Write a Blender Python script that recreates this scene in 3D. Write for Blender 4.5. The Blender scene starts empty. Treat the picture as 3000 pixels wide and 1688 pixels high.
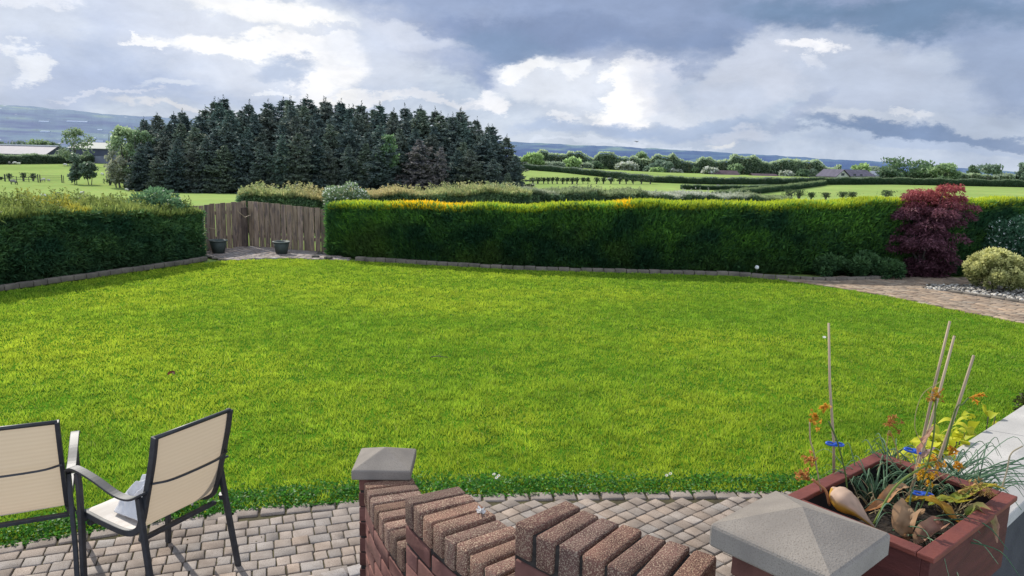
import bpy, bmesh, math, random
import numpy as np
from mathutils import Matrix, Vector
random.seed(7)
RG = np.random.default_rng(11)
SC = bpy.context.scene
COL = SC.collection
PI = math.pi

# ------------------------------------------------------------------ survey: camera model used to measure places from the photo
F = 2170.0; PITCH = math.radians(9.8); ROLL = math.radians(1.5); EYE = 2.3
def ray(x, y):
    u = (x - 1500) / F; v = -(y - 844) / F
    c, s = math.cos(ROLL), math.sin(ROLL)
    u2 = u*c - v*s; v2 = u*s + v*c
    return np.array([u2, math.cos(PITCH) + v2*math.sin(PITCH), -math.sin(PITCH) + v2*math.cos(PITCH)])
def at(x, y, z=0.0):
    d = ray(x, y); t = (z - EYE) / d[2]
    return np.array([0, 0, EYE]) + d*t
def aty(x, y, Y):
    d = ray(x, y)
    return np.array([0, 0, EYE]) + d*(Y/d[1])
PD = [0, 18.6, 23, 40, 70, 108, 150, 185, 220, 260, 300, 345, 450, 620, 900]
PZ = [-.03, -.03, -.12, -.72, -1.8, -3.15, -3.05, -2.3, -1.45, -1.1, -1.1, -3.2, -12, -27, -60]
def ter(x, y):
    d = np.hypot(x, y)
    z = np.interp(d, PD, PZ)
    bump = 1.5*np.exp(-((x - 2)/45.0)**2) * np.clip((d - 170)/70.0, 0, 1) * np.clip((330 - d)/60.0, 0, 1)
    und = .12*np.sin(x*.045 + 1)*np.sin(y*.037) * np.clip((d - 40)/50.0, 0, 1)
    return z + bump + und
def gp(x, y, far=330):
    d = ray(x, y); t = 3.0
    while t < far:
        p = np.array([0, 0, EYE]) + d*t
        if p[2] < float(ter(p[0], p[1])): break
        t *= 1.004
    p = np.array([0, 0, EYE]) + d*t
    p[2] = float(ter(p[0], p[1]))
    return p

# ------------------------------------------------------------------ colour and noise
def lin(c):
    return tuple(((v/255)/12.92 if v/255 <= .04045 else ((v/255 + .055)/1.055)**2.4) for v in c)
def hash2(ix, iy, seed):
    n = (ix.astype(np.int64)*374761393 + iy.astype(np.int64)*668265263 + seed*1442695041) & 0xffffffff
    n = ((n ^ (n >> 13))*1274126177) & 0xffffffff
    return ((n ^ (n >> 16)) & 0xffff)/65535.0
def vnoise(x, y, seed=0):
    ix = np.floor(x); iy = np.floor(y); fx = x - ix; fy = y - iy
    fx = fx*fx*(3 - 2*fx); fy = fy*fy*(3 - 2*fy)
    a = hash2(ix, iy, seed); b = hash2(ix+1, iy, seed); c = hash2(ix, iy+1, seed); d = hash2(ix+1, iy+1, seed)
    return (a*(1-fx) + b*fx)*(1-fy) + (c*(1-fx) + d*fx)*fy
def fbm(x, y, seed=0, oc=4):
    s = 0; a = .5; t = 0
    for i in range(oc):
        s = s + a*vnoise(x*2**i, y*2**i, seed+i); t += a; a *= .5
    return s/t

# ------------------------------------------------------------------ materials
def newmat(name):
    m = bpy.data.materials.new(name); m.use_nodes = True
    nt = m.node_tree; nt.nodes.clear()
    return m, nt
def N(nt, t, **k):
    n = nt.nodes.new(t)
    for a, b in k.items():
        if a.startswith('i_'):
            n.inputs[int(a[2:])].default_value = b
        else: setattr(n, a, b)
    return n
def leafmat(name, trans=.4, rough=.55, spec=.25):
    m, nt = newmat(name); L = nt.links
    at_ = N(nt, 'ShaderNodeAttribute', attribute_name='col')
    p = N(nt, 'ShaderNodeBsdfPrincipled'); p.inputs['Roughness'].default_value = rough
    p.inputs['Specular IOR Level'].default_value = spec
    t = N(nt, 'ShaderNodeBsdfTranslucent'); mx = N(nt, 'ShaderNodeMixShader'); mx.inputs[0].default_value = trans
    L.new(at_.outputs['Color'], p.inputs['Base Color']); L.new(at_.outputs['Color'], t.inputs['Color'])
    L.new(p.outputs[0], mx.inputs[1]); L.new(t.outputs[0], mx.inputs[2])
    o = N(nt, 'ShaderNodeOutputMaterial'); L.new(mx.outputs[0], o.inputs[0])
    return m
def surf(name, c1, c2, scale=8, rough=.8, bump=0, bscale=None, spec=.3, metal=0, c3=None, s3=60, f3=.35, trans=0, attr=False, stretch=(1,1,1), dist=.01):
    m, nt = newmat(name); L = nt.links
    tc = N(nt, 'ShaderNodeTexCoord'); mp = N(nt, 'ShaderNodeMapping'); mp.inputs['Scale'].default_value = stretch
    L.new(tc.outputs['Object'], mp.inputs[0])
    n1 = N(nt, 'ShaderNodeTexNoise'); n1.inputs['Scale'].default_value = scale; n1.inputs['Detail'].default_value = 6
    L.new(mp.outputs[0], n1.inputs['Vector'])
    r = N(nt, 'ShaderNodeValToRGB'); r.color_ramp.elements[0].position = .33; r.color_ramp.elements[1].position = .67
    r.color_ramp.elements[0].color = (*c1, 1); r.color_ramp.elements[1].color = (*c2, 1)
    L.new(n1.outputs['Fac'], r.inputs[0]); out = r.outputs[0]
    if c3 is not None:
        n3 = N(nt, 'ShaderNodeTexNoise'); n3.inputs['Scale'].default_value = s3; n3.inputs['Detail'].default_value = 3
        L.new(mp.outputs[0], n3.inputs['Vector'])
        r3 = N(nt, 'ShaderNodeValToRGB'); r3.color_ramp.elements[0].position = 1-f3-.06; r3.color_ramp.elements[1].position = 1-f3
        mx = N(nt, 'ShaderNodeMixRGB'); L.new(n3.outputs['Fac'], r3.inputs[0]); L.new(r3.outputs[0], mx.inputs[0])
        L.new(out, mx.inputs[1]); mx.inputs[2].default_value = (*c3, 1); out = mx.outputs[0]
    if attr:
        a = N(nt, 'ShaderNodeAttribute', attribute_name='col'); mx = N(nt, 'ShaderNodeMixRGB', blend_type='MULTIPLY'); mx.inputs[0].default_value = 1
        L.new(out, mx.inputs[1]); L.new(a.outputs['Color'], mx.inputs[2]); out = mx.outputs[0]
    p = N(nt, 'ShaderNodeBsdfPrincipled'); L.new(out, p.inputs['Base Color'])
    p.inputs['Roughness'].default_value = rough; p.inputs['Metallic'].default_value = metal; p.inputs['Specular IOR Level'].default_value = spec
    if bump:
        nb = N(nt, 'ShaderNodeTexNoise'); nb.inputs['Scale'].default_value = bscale or scale*6; nb.inputs['Detail'].default_value = 5
        L.new(mp.outputs[0], nb.inputs['Vector'])
        b = N(nt, 'ShaderNodeBump'); b.inputs['Strength'].default_value = bump; b.inputs['Distance'].default_value = dist
        L.new(nb.outputs['Fac'], b.inputs['Height']); L.new(b.outputs[0], p.inputs['Normal'])
    o = N(nt, 'ShaderNodeOutputMaterial'); sh = p.outputs[0]
    if trans:
        t = N(nt, 'ShaderNodeBsdfTranslucent'); L.new(out, t.inputs[0]); mx = N(nt, 'ShaderNodeMixShader'); mx.inputs[0].default_value = trans
        L.new(sh, mx.inputs[1]); L.new(t.outputs[0], mx.inputs[2]); sh = mx.outputs[0]
    L.new(sh, o.inputs[0])
    return m
M = {}
M['leaf'] = leafmat('foliage')
M['grass'] = leafmat('grass_blades', .5, .6, .2)
M['needle'] = leafmat('needles', .12, .7, .1)
M['shade_leaf'] = leafmat('hedge_sprigs', .35, .6, .15)
M['petal'] = leafmat('dried_petals', .4, .6, .2)
M['vcol'] = surf('tinted_matte', (.9,.9,.9), (1.1,1.1,1.1), 6, .9, attr=True, spec=.1)
M['bark'] = surf('bark', (.05,.045,.04), (.11,.1,.085), 12, .95, .5, 40)
M['dist_bark'] = surf('distant_bark', (.07,.075,.075), (.11,.11,.1), 2, .95)
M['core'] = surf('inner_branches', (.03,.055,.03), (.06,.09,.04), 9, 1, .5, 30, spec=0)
M['concrete'] = surf('cast_concrete', lin((116,109,102)), lin((136,128,119)), 7, .85, .35, 220, c3=lin((112,104,95)), s3=300, f3=.38, dist=.004)
M['coping'] = surf('coping_concrete', lin((158,155,151)), lin((180,176,171)), 4, .85, .25, 130, c3=lin((146,143,140)), s3=330, f3=.38, dist=.003)
M['render'] = surf('wall_render', (.045,.045,.052), (.065,.065,.072), 5, .9, .5, 90)
M['paver'] = surf('cobble_pavers', lin((124,113,104)), lin((152,141,132)), 9, .88, .5, 120, c3=lin((112,99,90)), s3=260, f3=.40, attr=True, dist=.004)
M['joint'] = surf('joint_sand', (.035,.028,.018), (.08,.07,.03), 14, 1, .6, 90)
M['path_brick'] = surf('path_bricks', lin((132,114,98)), lin((156,138,118)), 6, .9, .4, 60, attr=True)
M['brick'] = surf('rustic_brick', lin((88,62,54)), lin((114,82,72)), 14, .92, 1.0, 150, c3=lin((158,138,116)), s3=260, f3=.41, attr=True, dist=.006)
M['brickface'] = surf('brick_face', lin((92,60,54)), lin((120,82,74)), 9, .9, .7, 90, attr=True, dist=.004)
M['mortar'] = surf('mortar', (.02,.017,.016), (.045,.038,.034), 30, 1, .5, 120)
M['fence'] = surf('weathered_boards', lin((118,100,86)), lin((162,142,122)), 5, .9, .5, 30, c3=lin((112,98,90)), s3=7, f3=.40, stretch=(3,3,.5), attr=True)
M['frame'] = surf('black_powder_coat', (.016,.017,.021), (.028,.03,.036), 30, .5, .05, 300, spec=.5)
M['kerb'] = surf('stone_edging', lin((92,86,78)), lin((122,113,102)), 5, .9, .4, 50)
M['planter_side'] = surf('shaded_red_timber', lin((66,32,30)), lin((84,42,38)), 6, .7, .3, 40, stretch=(1,1,6), spec=.3)  # same red timber as the rim, darkened to paint its shade
M['planter'] = surf('red_stained_timber', lin((90,42,36)), lin((116,58,46)), 6, .6, .3, 40, stretch=(1,1,6), spec=.4)
M['planter_in'] = surf('planter_inside', (.012,.01,.012), (.03,.022,.022), 8, .9)
M['soil'] = surf('potting_soil', (.008,.006,.005), (.03,.022,.016), 25, 1, 1, 60, dist=.02)
M['cane'] = surf('bamboo_cane', lin((128,112,92)), lin((170,150,122)), 14, .6, .2, 90, stretch=(1,1,.15))
M['blue'] = surf('blue_plastic', (.01,.06,.35), (.015,.1,.5), 10, .35, spec=.5)
M['towel'] = surf('white_towelling', (.68,.67,.68), (.8,.79,.8), 10, .95, .6, 200, trans=.2, dist=.004)
M['pot'] = surf('grey_green_plastic', (.035,.045,.04), (.055,.07,.062), 6, .6)
M['potrim'] = surf('pale_rim_plastic', (.12,.14,.13), (.2,.22,.2), 6, .6)
M['stone'] = surf('round_stones', (.3,.28,.26), (.6,.57,.52), 4, .9, attr=True)
M['white'] = surf('white_paint', (.7,.7,.7), (.8,.8,.8), 4, .7)
M['wood_post'] = surf('field_timber', (.04,.045,.045), (.075,.08,.075), 4, .95)

def slingmat():
    m, nt = newmat('woven_sling'); L = nt.links
    tc = N(nt, 'ShaderNodeTexCoord')
    w = N(nt, 'ShaderNodeTexWave', wave_type='BANDS', bands_direction='Z'); w.inputs['Scale'].default_value = 14; w.inputs['Distortion'].default_value = .3
    w2 = N(nt, 'ShaderNodeTexWave', wave_type='BANDS', bands_direction='Y'); w2.inputs['Scale'].default_value = 24
    L.new(tc.outputs['Object'], w.inputs[0]); L.new(tc.outputs['Object'], w2.inputs[0])
    n = N(nt, 'ShaderNodeTexNoise'); n.inputs['Scale'].default_value = 5; L.new(tc.outputs['Object'], n.inputs['Vector'])
    a = N(nt, 'ShaderNodeMath', operation='MULTIPLY'); L.new(w.outputs['Fac'], a.inputs[0]); L.new(n.outputs['Fac'], a.inputs[1])
    r = N(nt, 'ShaderNodeValToRGB'); r.color_ramp.elements[0].color = (*lin((174,159,139)), 1); r.color_ramp.elements[1].color = (*lin((182,167,146)), 1)
    L.new(a.outputs[0], r.inputs[0])
    p = N(nt, 'ShaderNodeBsdfPrincipled'); p.inputs['Roughness'].default_value = .6; L.new(r.outputs[0], p.inputs['Base Color'])
    t = N(nt, 'ShaderNodeBsdfTranslucent'); L.new(r.outputs[0], t.inputs[0])
    b = N(nt, 'ShaderNodeBump'); b.inputs['Strength'].default_value = .25; b.inputs['Distance'].default_value = .003
    L.new(w2.outputs['Fac'], b.inputs['Height']); L.new(b.outputs[0], p.inputs['Normal'])
    mx = N(nt, 'ShaderNodeMixShader'); mx.inputs[0].default_value = .42
    L.new(p.outputs[0], mx.inputs[1]); L.new(t.outputs[0], mx.inputs[2])
    o = N(nt, 'ShaderNodeOutputMaterial'); L.new(mx.outputs[0], o.inputs[0])
    return m
M['sling'] = slingmat()
M['seat'] = surf('seat_weave_sheen', lin((196,188,180)), lin((216,209,202)), 9, .6, .4, 60, stretch=(.4, 3, 3), trans=.1, dist=.002)  # same sling fabric, its grazing sheen painted as a paler colour

def groundmat():
    m, nt = newmat('field_grass'); L = nt.links
    tc = N(nt, 'ShaderNodeTexCoord')
    n1 = N(nt, 'ShaderNodeTexNoise'); n1.inputs['Scale'].default_value = .035; n1.inputs['Detail'].default_value = 8; n1.inputs['Roughness'].default_value = .65
    n2 = N(nt, 'ShaderNodeTexNoise'); n2.inputs['Scale'].default_value = 1.4; n2.inputs['Detail'].default_value = 5
    for n in (n1, n2): L.new(tc.outputs['Object'], n.inputs['Vector'])
    r = N(nt, 'ShaderNodeValToRGB'); r.color_ramp.elements[0].position = .38; r.color_ramp.elements[1].position = .64
    r.color_ramp.elements[0].color = (.20, .28, .075, 1); r.color_ramp.elements[1].color = (.27, .355, .10, 1)
    L.new(n1.outputs['Fac'], r.inputs[0])
    mx = N(nt, 'ShaderNodeMixRGB', blend_type='OVERLAY'); mx.inputs[0].default_value = .35
    L.new(r.outputs[0], mx.inputs[1]); L.new(n2.outputs['Color'], mx.inputs[2])
    hs = N(nt, 'ShaderNodeHueSaturation'); hs.inputs['Saturation'].default_value = .95; L.new(mx.outputs[0], hs.inputs['Color'])
    p = N(nt, 'ShaderNodeBsdfPrincipled'); p.inputs['Roughness'].default_value = 1; p.inputs['Specular IOR Level'].default_value = 0
    L.new(hs.outputs[0], p.inputs['Base Color'])
    o = N(nt, 'ShaderNodeOutputMaterial'); L.new(p.outputs[0], o.inputs[0])
    return m
M['ground'] = groundmat()

# ------------------------------------------------------------------ object helpers
def tag(o, label=None, cat=None, group=None, kind=None):
    if label: o['label'] = label
    if cat: o['category'] = cat
    if group: o['group'] = group
    if kind: o['kind'] = kind
    return o
def link(name, me, mats, parent=None, loc=None):
    o = bpy.data.objects.new(name, me); COL.objects.link(o)
    if not isinstance(mats, (list, tuple)): mats = [mats]
    if me is not None and len(me.materials) == 0:
        for m in mats: me.materials.append(m)
    if parent is not None: o.parent = parent
    if loc is not None: o.location = loc
    return o
def empty(name, loc, rz=0, label=None, cat=None, group=None):
    o = bpy.data.objects.new(name, None); COL.objects.link(o)
    o.location = tuple(float(v) for v in loc); o.rotation_euler = (0, 0, rz); o.empty_display_size = .1
    return tag(o, label, cat, group)
def npmesh(name, v, f, col=None, smooth=False, mi=None):
    """v (n,3), f (m,k) all same k; col (n,3) point colours"""
    v = np.asarray(v, np.float32); f = np.asarray(f, np.int32); k = f.shape[1]
    me = bpy.data.meshes.new(name)
    me.vertices.add(len(v)); me.vertices.foreach_set('co', v.ravel())
    me.loops.add(f.size); me.loops.foreach_set('vertex_index', f.ravel())
    me.polygons.add(len(f)); me.polygons.foreach_set('loop_start', np.arange(0, f.size, k, dtype=np.int32))
    me.polygons.foreach_set('loop_total', np.full(len(f), k, np.int32))
    if smooth: me.polygons.foreach_set('use_smooth', np.ones(len(f), bool))
    if mi is not None: me.polygons.foreach_set('material_index', np.asarray(mi, np.int32))
    me.update(calc_edges=True)
    if col is not None:
        a = me.color_attributes.new('col', 'FLOAT_COLOR', 'POINT')
        c = np.ones((len(v), 4), np.float32); c[:, :3] = col
        a.data.foreach_set('color', c.ravel())
    return me
def unit(a):
    return a/np.maximum(np.linalg.norm(a, axis=-1, keepdims=True), 1e-9)
def spikes(p, d, L, w, cols, tipcol=None, wid=.45, base=.15):
    """diamond shaped leaves: p base points, d directions, L lengths, w widths"""
    n = len(p); d = unit(d); r = unit(RG.normal(size=(n, 3))); s = unit(np.cross(d, r))
    L = np.broadcast_to(np.asarray(L, float).reshape(-1, 1), (n, 1)); w = np.broadcast_to(np.asarray(w, float).reshape(-1, 1), (n, 1))
    v = np.stack([p, p + d*L*wid + s*w*.5, p + d*L, p + d*L*wid - s*w*.5], 1).reshape(-1, 3)
    f = np.arange(n*4).reshape(n, 4)
    if tipcol is None: c = np.repeat(cols, 4, 0)
    else:
        c = np.stack([cols, (cols+tipcol)/2, tipcol, (cols+tipcol)/2], 1).reshape(-1, 3)
    return v, f, c
def merge(parts):
    vs, fs, cs = [], [], []; o = 0
    for v, f, c in parts:
        vs.append(v); fs.append(f + o); cs.append(c); o += len(v)
    return np.concatenate(vs), np.concatenate(fs), np.concatenate(cs)
def colmix(a, b, t):
    a = np.asarray(a); b = np.asarray(b); t = np.asarray(t).reshape(-1, 1)
    return a*(1-t) + b*t
def tube(path, rad, seg=6, cap=True):
    path = [np.asarray(p, float) for p in path]; n = len(path)
    rad = [rad]*n if np.isscalar(rad) else rad
    vs = []; up = np.array([.13, .27, .95])
    for i, p in enumerate(path):
        t = unit((path[min(i+1, n-1)] - path[max(i-1, 0)])[None])[0]
        if abs(t @ up) > .95: up2 = np.array([1., .1, 0])
        else: up2 = up
        a = unit(np.cross(t, up2)[None])[0]; b = np.cross(t, a)
        for k in range(seg):
            th = 2*PI*k/seg; vs.append(p + rad[i]*(math.cos(th)*a + math.sin(th)*b))
    fs = []
    for i in range(n-1):
        for k in range(seg):
            k2 = (k+1) % seg; fs.append((i*seg+k, i*seg+k2, (i+1)*seg+k2, (i+1)*seg+k))
    if cap:
        c0 = len(vs); vs.append(path[0]); c1 = len(vs); vs.append(path[-1])
        for k in range(seg):
            k2 = (k+1) % seg; fs.append((c0, k2, k, c0)); fs.append((c1, (n-1)*seg+k, (n-1)*seg+k2, c1))
    return vs, fs
class MB:
    """collects python geometry, builds one mesh"""
    def __init__(s): s.v = []; s.f = []; s.c = []
    def add(s, vs, fs, col=(1, 1, 1)):
        o = len(s.v); s.v += [tuple(map(float, p)) for p in vs]
        for f in fs:
            g = []
            for i in f:
                if i+o not in g: g.append(i+o)
            s.f.append(g)
        s.c += [col]*len(vs)
    def tube(s, path, rad, seg=6, col=(1, 1, 1)): s.add(*tube(path, rad, seg), col)
    def box(s, x0, x1, y0, y1, z0, z1, col=(1, 1, 1), M_=None):
        vs = [np.array(p, float) for p in ((x0,y0,z0),(x1,y0,z0),(x1,y1,z0),(x0,y1,z0),(x0,y0,z1),(x1,y0,z1),(x1,y1,z1),(x0,y1,z1))]
        if M_ is not None: vs = [np.array(M_ @ Vector(p)) for p in vs]
        s.add(vs, [(0,3,2,1),(4,5,6,7),(0,1,5,4),(1,2,6,5),(2,3,7,6),(3,0,4,7)], col)
    def build(s, name, mat, parent=None, loc=None, smooth=False, bevel=0, bseg=2):
        me = bpy.data.meshes.new(name); me.from_pydata(s.v, [], s.f); me.update()
        a = me.color_attributes.new('col', 'FLOAT_COLOR', 'POINT')
        a.data.foreach_set('color', np.array([(*c, 1) for c in s.c], np.float32).ravel())
        if smooth: me.polygons.foreach_set('use_smooth', [True]*len(me.polygons))
        o = link(name, me, mat, parent, loc)
        if bevel:
            b = o.modifiers.new('bevel', 'BEVEL'); b.width = bevel; b.segments = bseg; b.limit_method = 'ANGLE'
        return o
def blocktemplate(bev=.012, seg=2, cornerround=.0):
    bm = bmesh.new(); bmesh.ops.create_cube(bm, size=1)
    # unit block scaled later: bevel in proportional space
    bmesh.ops.bevel(bm, geom=bm.edges[:] , offset=bev, segments=seg, affect='EDGES', profile=.5)
    bmesh.ops.triangulate(bm, faces=bm.faces[:])
    bm.verts.ensure_lookup_table()
    v = np.array([q.co[:] for q in bm.verts]); f = np.array([[q.index for q in fa.verts] for fa in bm.faces]); bm.free()
    return v, f
def rblock(sx, sy, sz, bev, seg=2):
    bm = bmesh.new(); bmesh.ops.create_cube(bm, size=1)
    for v in bm.verts: v.co.x *= sx; v.co.y *= sy; v.co.z *= sz
    bmesh.ops.bevel(bm, geom=bm.edges[:], offset=bev, segments=seg, affect='EDGES', profile=.5)
    bmesh.ops.triangulate(bm, faces=bm.faces[:])
    v = np.array([q.co[:] for q in bm.verts]); f = np.array([[q.index for q in fa.verts] for fa in bm.faces]); bm.free()
    return v, f
def inpoly(px, py, poly):
    poly = np.asarray(poly); n = len(poly); ins = np.zeros(len(px), bool); j = n-1
    for i in range(n):
        xi, yi = poly[i][:2]; xj, yj = poly[j][:2]
        c = ((yi > py) != (yj > py)) & (px < (xj-xi)*(py-yi)/((yj-yi) if yj != yi else 1e-9) + xi)
        ins ^= c; j = i
    return ins
def polysheet(name, poly, z, mat, kind='structure'):
    me = bpy.data.meshes.new(name); bm = bmesh.new()
    vs = [bm.verts.new((float(p[0]), float(p[1]), z)) for p in poly]
    bm.faces.new(vs); bmesh.ops.triangulate(bm, faces=bm.faces[:]); bm.normal_update()
    for f in bm.faces:
        if f.normal.z < 0: f.normal_flip()
    bm.to_mesh(me); bm.free()
    return tag(link(name, me, mat), kind=kind)
def catmull(pts, n=8):
    pts = [np.asarray(p, float) for p in pts]; P = [2*pts[0]-pts[1]] + pts + [2*pts[-1]-pts[-2]]; out = []
    for i in range(1, len(P)-2):
        for k in range(n):
            t = k/n; out.append(.5*((2*P[i]) + (-P[i-1]+P[i+1])*t + (2*P[i-1]-5*P[i]+4*P[i+1]-P[i+2])*t*t + (-P[i-1]+3*P[i]-3*P[i+1]+P[i+2])*t**3))
    out.append(pts[-1]); return np.array(out)

# ------------------------------------------------------------------ camera
cam = bpy.data.objects.new('camera', bpy.data.cameras.new('camera')); COL.objects.link(cam); SC.camera = cam
c, s = math.cos(ROLL), math.sin(ROLL)
X = Vector((1, 0, 0)); U = Vector((0, math.sin(PITCH), math.cos(PITCH))); FW = Vector((0, math.cos(PITCH), -math.sin(PITCH)))
cx = c*X + s*U; cy = -s*X + c*U; cz = -FW
cam.matrix_world = Matrix(((cx.x, cy.x, cz.x, 0), (cx.y, cy.y, cz.y, 0), (cx.z, cy.z, cz.z, EYE), (0, 0, 0, 1)))
cam.data.sensor_width = 36; cam.data.lens = 36*F/3000; cam.data.clip_end = 30000; cam.data.clip_start = .05
SC.view_settings.view_transform = 'Standard'; SC.view_settings.look = 'None'; SC.view_settings.exposure = 0
SC.cycles.max_bounces = 6; SC.cycles.transparent_max_bounces = 6

# ------------------------------------------------------------------ sun and sky
SAZ = math.atan2(-.65, .76); SEL = math.radians(37.5)
sd = Vector((math.sin(SAZ)*math.cos(SEL), math.cos(SAZ)*math.cos(SEL), math.sin(SEL)))
sun = bpy.data.objects.new('sun', bpy.data.lights.new('sun', 'SUN')); COL.objects.link(sun)
sun.data.energy = 5.6; sun.data.angle = math.radians(.6); sun.data.color = (1, .95, .86)
sun.rotation_euler = sd.to_track_quat('Z', 'Y').to_euler(); sun.location = (0, 0, 30)
W = bpy.data.worlds.new('World'); SC.world = W; W.use_nodes = True
nt = W.node_tree; nt.nodes.clear(); L = nt.links
sky = N(nt, 'ShaderNodeTexSky', sky_type='NISHITA', sun_disc=False); sky.sun_elevation = SEL; sky.sun_rotation = SAZ
tc = N(nt, 'ShaderNodeTexCoord')
sep = N(nt, 'ShaderNodeSeparateXYZ'); L.new(tc.outputs['Generated'], sep.inputs[0])
def math_(op, a, b=None, c_=None, clamp=False):
    n = N(nt, 'ShaderNodeMath', operation=op, use_clamp=clamp)
    for i, q in enumerate((a, b, c_)):
        if q is None: continue
        if isinstance(q, (int, float)): n.inputs[i].default_value = q
        else: L.new(q, n.inputs[i])
    return n.outputs[0]
az = math_('ARCTAN2', sep.outputs[0], sep.outputs[1]); el = math_('ARCSINE', sep.outputs[2])
azel = N(nt, 'ShaderNodeCombineXYZ'); L.new(az, azel.inputs[0]); L.new(el, azel.inputs[1])
# clouds flatten towards the horizon: stretch noise space
warpspace = N(nt, 'ShaderNodeMapping'); warpspace.inputs['Scale'].default_value = (1, 1.9, 1); L.new(azel.outputs[0], warpspace.inputs[0])
def noise(scale, detail, rough=.55, off=0, dist=0):
    mp = N(nt, 'ShaderNodeMapping'); mp.inputs['Location'].default_value = (off, off*1.7, off*.3); L.new(warpspace.outputs[0], mp.inputs[0])
    n = N(nt, 'ShaderNodeTexNoise'); n.inputs['Scale'].default_value = scale; n.inputs['Detail'].default_value = detail; n.inputs['Roughness'].default_value = rough
    n.inputs['Distortion'].default_value = dist
    L.new(mp.outputs[0], n.inputs['Vector']); return n
nA = noise(4.5, 9, .62); nB = noise(16, 8, .68, 3.1)
def vsub(a, k, b=(.5, .5, .5)):
    s1 = N(nt, 'ShaderNodeVectorMath', operation='SUBTRACT'); L.new(a, s1.inputs[0]); s1.inputs[1].default_value = b
    s2 = N(nt, 'ShaderNodeVectorMath', operation='MULTIPLY'); L.new(s1.outputs[0], s2.inputs[0]); s2.inputs[1].default_value = k
    return s2.outputs[0]
def vadd(a, b):
    n = N(nt, 'ShaderNodeVectorMath', operation='ADD'); L.new(a, n.inputs[0]); L.new(b, n.inputs[1]); return n.outputs[0]
wp = vadd(vadd(azel.outputs[0], vsub(nA.outputs['Color'], (.20, .11, 0))), vsub(nB.outputs['Color'], (.07, .045, 0)))
spz = N(nt, 'ShaderNodeSeparateXYZ'); L.new(wp, spz.inputs[0])
cmb = N(nt, 'ShaderNodeCombineXYZ'); L.new(spz.outputs[0], cmb.inputs[0]); L.new(spz.outputs[1], cmb.inputs[1]); cmb.inputs[2].default_value = 1
WP = cmb.outputs[0]
def skyc(c_): return (*lin(c_), 1)
def mixc(fac, a, b):
    n = N(nt, 'ShaderNodeMixRGB'); L.new(fac, n.inputs[0])
    for i, q in ((1, a), (2, b)):
        if isinstance(q, tuple): n.inputs[i].default_value = q
        else: L.new(q, n.inputs[i])
    return n.outputs[0]
def px2ae(x, y):
    d = unit(ray(x, y)[None])[0]; return math.atan2(d[0], d[1]), math.asin(d[2])
nC = noise(3.0, 7, .6, 7.7); nD = noise(11, 7, .62, 1.2, .4)
ramp = N(nt, 'ShaderNodeValToRGB'); e = ramp.color_ramp.elements
e[0].position = .36; e[0].color = skyc((172, 188, 214)); e[1].position = .66; e[1].color = skyc((210, 219, 232))
mixn = math_('MULTIPLY_ADD', nD.outputs['Fac'], .4, math_('MULTIPLY', nC.outputs['Fac'], .6)); L.new(mixn, ramp.inputs[0])
colr = ramp.outputs[0]
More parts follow.
